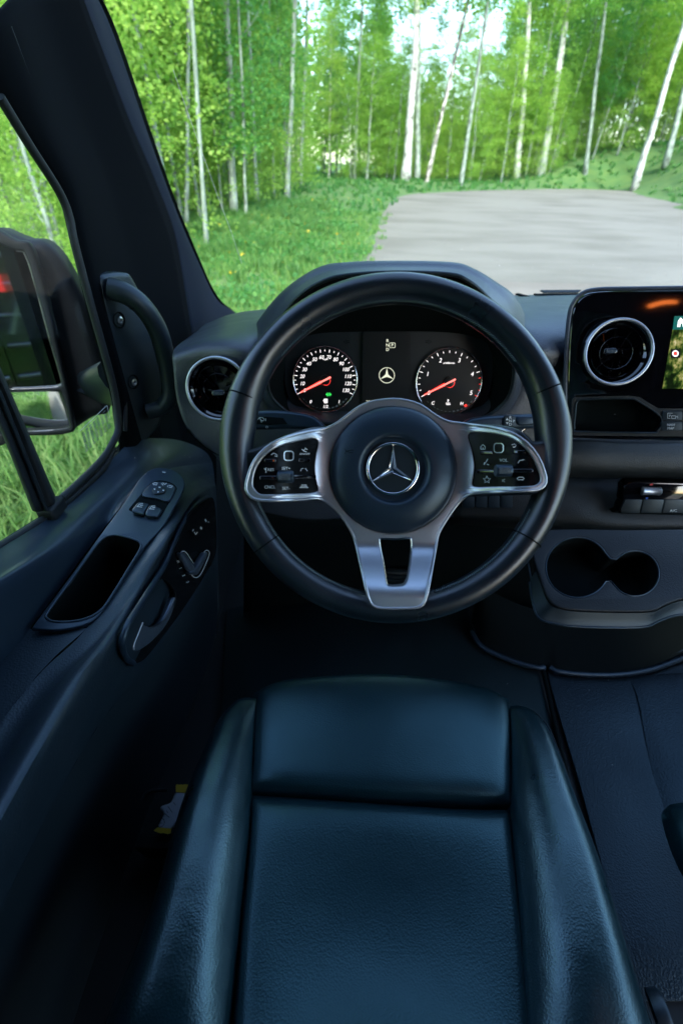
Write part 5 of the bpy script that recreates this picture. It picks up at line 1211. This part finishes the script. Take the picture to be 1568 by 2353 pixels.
loft('moulded_rise', [[fm(1440, 1560, .004), fm(1470, 1548, .004), (fm(1600, 1540, .004)), fm(1750, 1530, .004)], [fm(1462, 1596, .010), fm(1490, 1578, .012), fm(1600, 1570, .012), fm(1750, 1566, .012)],
                      [fm(1486, 1720, .008), fm(1530, 1720, .016), fm(1600, 1720, .022), fm(1750, 1720, .022)], [fm(1520, 1880, .003), fm(1560, 1880, .012), fm(1620, 1880, .016), fm(1750, 1880, .016)]], matm2, m2, 5, 5)
sl_ = tube('mat_joint', cr([fm(u, v, .012) for u, v in [(1246, 1536), (1262, 1610), (1290, 1740), (1330, 1890), (1390, 2060)]], 5), .006, blackm, None, seg=8, loc=tuple(fm(1290, 1740))); tag(sl_, 'dark joint running along the floor between the two floor mats', 'floor joint')
kp = thing('engine_tunnel_foot', 'dark rounded foot of the console with a double moulded rim on the floor', 'console foot', tuple(fm(1250, 1520)))
r1 = [(1082, 1450), (1104, 1484), (1150, 1508), (1200, 1526), (1238, 1534), (1249, 1532)]
r2 = [(1262, 1533), (1280, 1542), (1340, 1549), (1410, 1550), (1480, 1541), (1540, 1522), (1620, 1488)]
tube('rim_rib', cr([fm(u, v, .02) for u, v in r1], 5), .0065, plast2, kp, seg=10)
tube('rim_rib', cr([fm(u, v, .02) for u, v in r2], 5), .0065, plast2, kp, seg=10)
tube('upper_rib', cr([fm(u, v - 22, .022) for u, v in r1], 5), .0045, plast2, kp, seg=8)
tube('upper_rib', cr([fm(u, v - 20, .022) for u, v in r2], 5), .0045, plast2, kp, seg=8)
bt = r1 + r2
loft('foot_wall', [[fm(u, v - 4, .02) for u, v in bt], [fm(u, v - 24, .03) for u, v in bt], [at(u * .92 + 110, v - 130, 'y', .80) for u, v in bt]], blackm, kp, 3, 4)
# left footwell side
kk = thing('footwell_side_panel', 'dark side lining of the footwell with a ribbed speaker area', 'side panel', (-.33, .8, -.8))
loft('lining', [[at(497, 1040, 'x', -.345), at(530, 1100, 'x', -.345), at(600, 1160, 'x', -.345)], [at(499, 1300, 'x', -.34), at(545, 1300, 'x', -.34), at(640, 1300, 'x', -.33)], [at(503, 1560, 'x', -.345), at(556, 1560, 'x', -.34), at(680, 1560, 'x', -.33)], [at(506, 1900, 'x', -.345), at(560, 1900, 'x', -.34), at(700, 1900, 'x', -.33)]], dplast, kk, 4, 5)
tube('door_seal', cr([at(u, v, 'x', -.335) for u, v in [(494, 1150), (498, 1300), (500, 1450), (503, 1640)]], 4), .005, rubber, kk)
tube('lining_edge', cr([at(u, v, 'x', -.33) for u, v in [(578, 1400), (574, 1470), (560, 1550)]], 4), .0018, plast2, kk, seg=6)
tube('lining_edge', cr([at(u, v, 'x', -.27) for u, v in [(706, 1400), (690, 1480), (672, 1545)]], 4), [.004] * 4 + [.003] * 5, plast, kk, seg=8)
pd = thing('brake_pedal', 'dark brake pedal deep in the footwell behind the wheel', 'pedal', tuple(at(912, 1330, 'y', .86)))
box('pedal_pad', at(912, 1328, 'y', .84), (.09, .02, .06), rubber, pd, bev=.006)
for k in range(4): box('pad_rib', at(912, 1328, 'y', .84) + Vector((0, -.012, -.021 + .014 * k)), (.07, .006, .005), plast, pd)
tube('pedal_arm', [at(912, 1328, 'y', .86), at(905, 1240, 'y', .95)], .008, dsilver, pd)
# crumbs on the door top and mats
q_ = 0
vs, fs = [], []
for (u, v, k, val) in [(455, 1075, 'x', -.36), (436, 1050, 'x', -.36), (448, 1044, 'x', -.37), (310, 1052, 'x', -.405), (440, 1062, 'x', -.36), (462, 1048, 'x', -.35), (425, 1046, 'x', -.37), (1165, 1570, 'z', FZ + .016), (1352, 1585, 'z', FZ + .016), (1405, 1757, 'z', FZ + .016), (1396, 1562, 'z', FZ + .016)]:
    c = at(u, v, k, val) * .997; b = len(vs); s_ = .0009
    vs += [c + Vector(p) * s_ for p in ((1, 0, 0), (-1, .3, 0), (0, 1, 0), (0, 0, 1.2), (0, -1, -.3))]; fs += [(b, b + 2, b + 3), (b + 2, b + 1, b + 3), (b + 1, b + 4, b + 3), (b + 4, b, b + 3)]
cm_ = mk('crumbs', vs, fs, dirtw, None, 0); tag(cm_, 'tiny pale crumbs scattered on the door top and floor mats', 'crumbs', kind='stuff')
vs, fs = [], []
for i in range(46):
    u, v = rnd.uniform(330, 1560), rnd.uniform(20, 620); c = at(u, v, 'y', 1.15 + (620 - v) * .0002); s_ = rnd.uniform(.0003, .0009); b = len(vs)
    vs += [c + Vector(p) * s_ for p in ((1, 0, 0), (0, 0, 1), (-1, 0, 0), (0, 0, -1), (0, -.5, 0))]; fs += [(b, b + 1, b + 4), (b + 1, b + 2, b + 4), (b + 2, b + 3, b + 4), (b + 3, b, b + 4)]
gs = mk('windshield_specks', vs, fs, dirtw, None, 0); tag(gs, 'tiny dust and insect specks on the windshield', 'specks', kind='stuff')
# the cracked line in the glass
ck = tube('glass_crack', cr([wsp_ for wsp_ in [at(u, v, 'y', 1.32 + (v - 150) * .0006) for u, v in [(398, 160), (425, 240), (450, 310), (475, 380), (500, 450), (530, 530), (555, 605)]]], 4), .0006, print_w, None, seg=4, loc=(-.3, 1.3, -.1)); tag(ck, 'hair-thin pale crack running down the left of the windshield', 'crack')

# rope light behind the driver, mirrored in the glossy console
def refl(S, u, v, L):
    r = ray(u, v).normalized(); r2 = r - 2 * r.dot(S.n) * S.n; return S.at(u, v) + r2 * L
a, b = refl(CPn, 1487, 724, 1.15), refl(CPn, 1547, 708, 1.15)
print('ROPE', a, b)
rl = thing('rope_light', 'orange twisted rope light hanging behind the seats, mirrored in the glossy console', 'rope light', tuple((a + b) / 2))
for k in range(2):
    pts = []
    for i in range(41):
        t = i / 40; c = a.lerp(b, t); ax_ = (b - a).normalized(); e1 = ax_.orthogonal().normalized(); e2 = ax_.cross(e1)
        ph = t * 5 * 2 * pi + k * pi; pts.append(c + Vector((0, 0, .01 * sin(pi * t))) + (e1 * cos(ph) + e2 * sin(ph)) * .006)
    tube('strand', pts, .0065, orange_e, rl, seg=7)
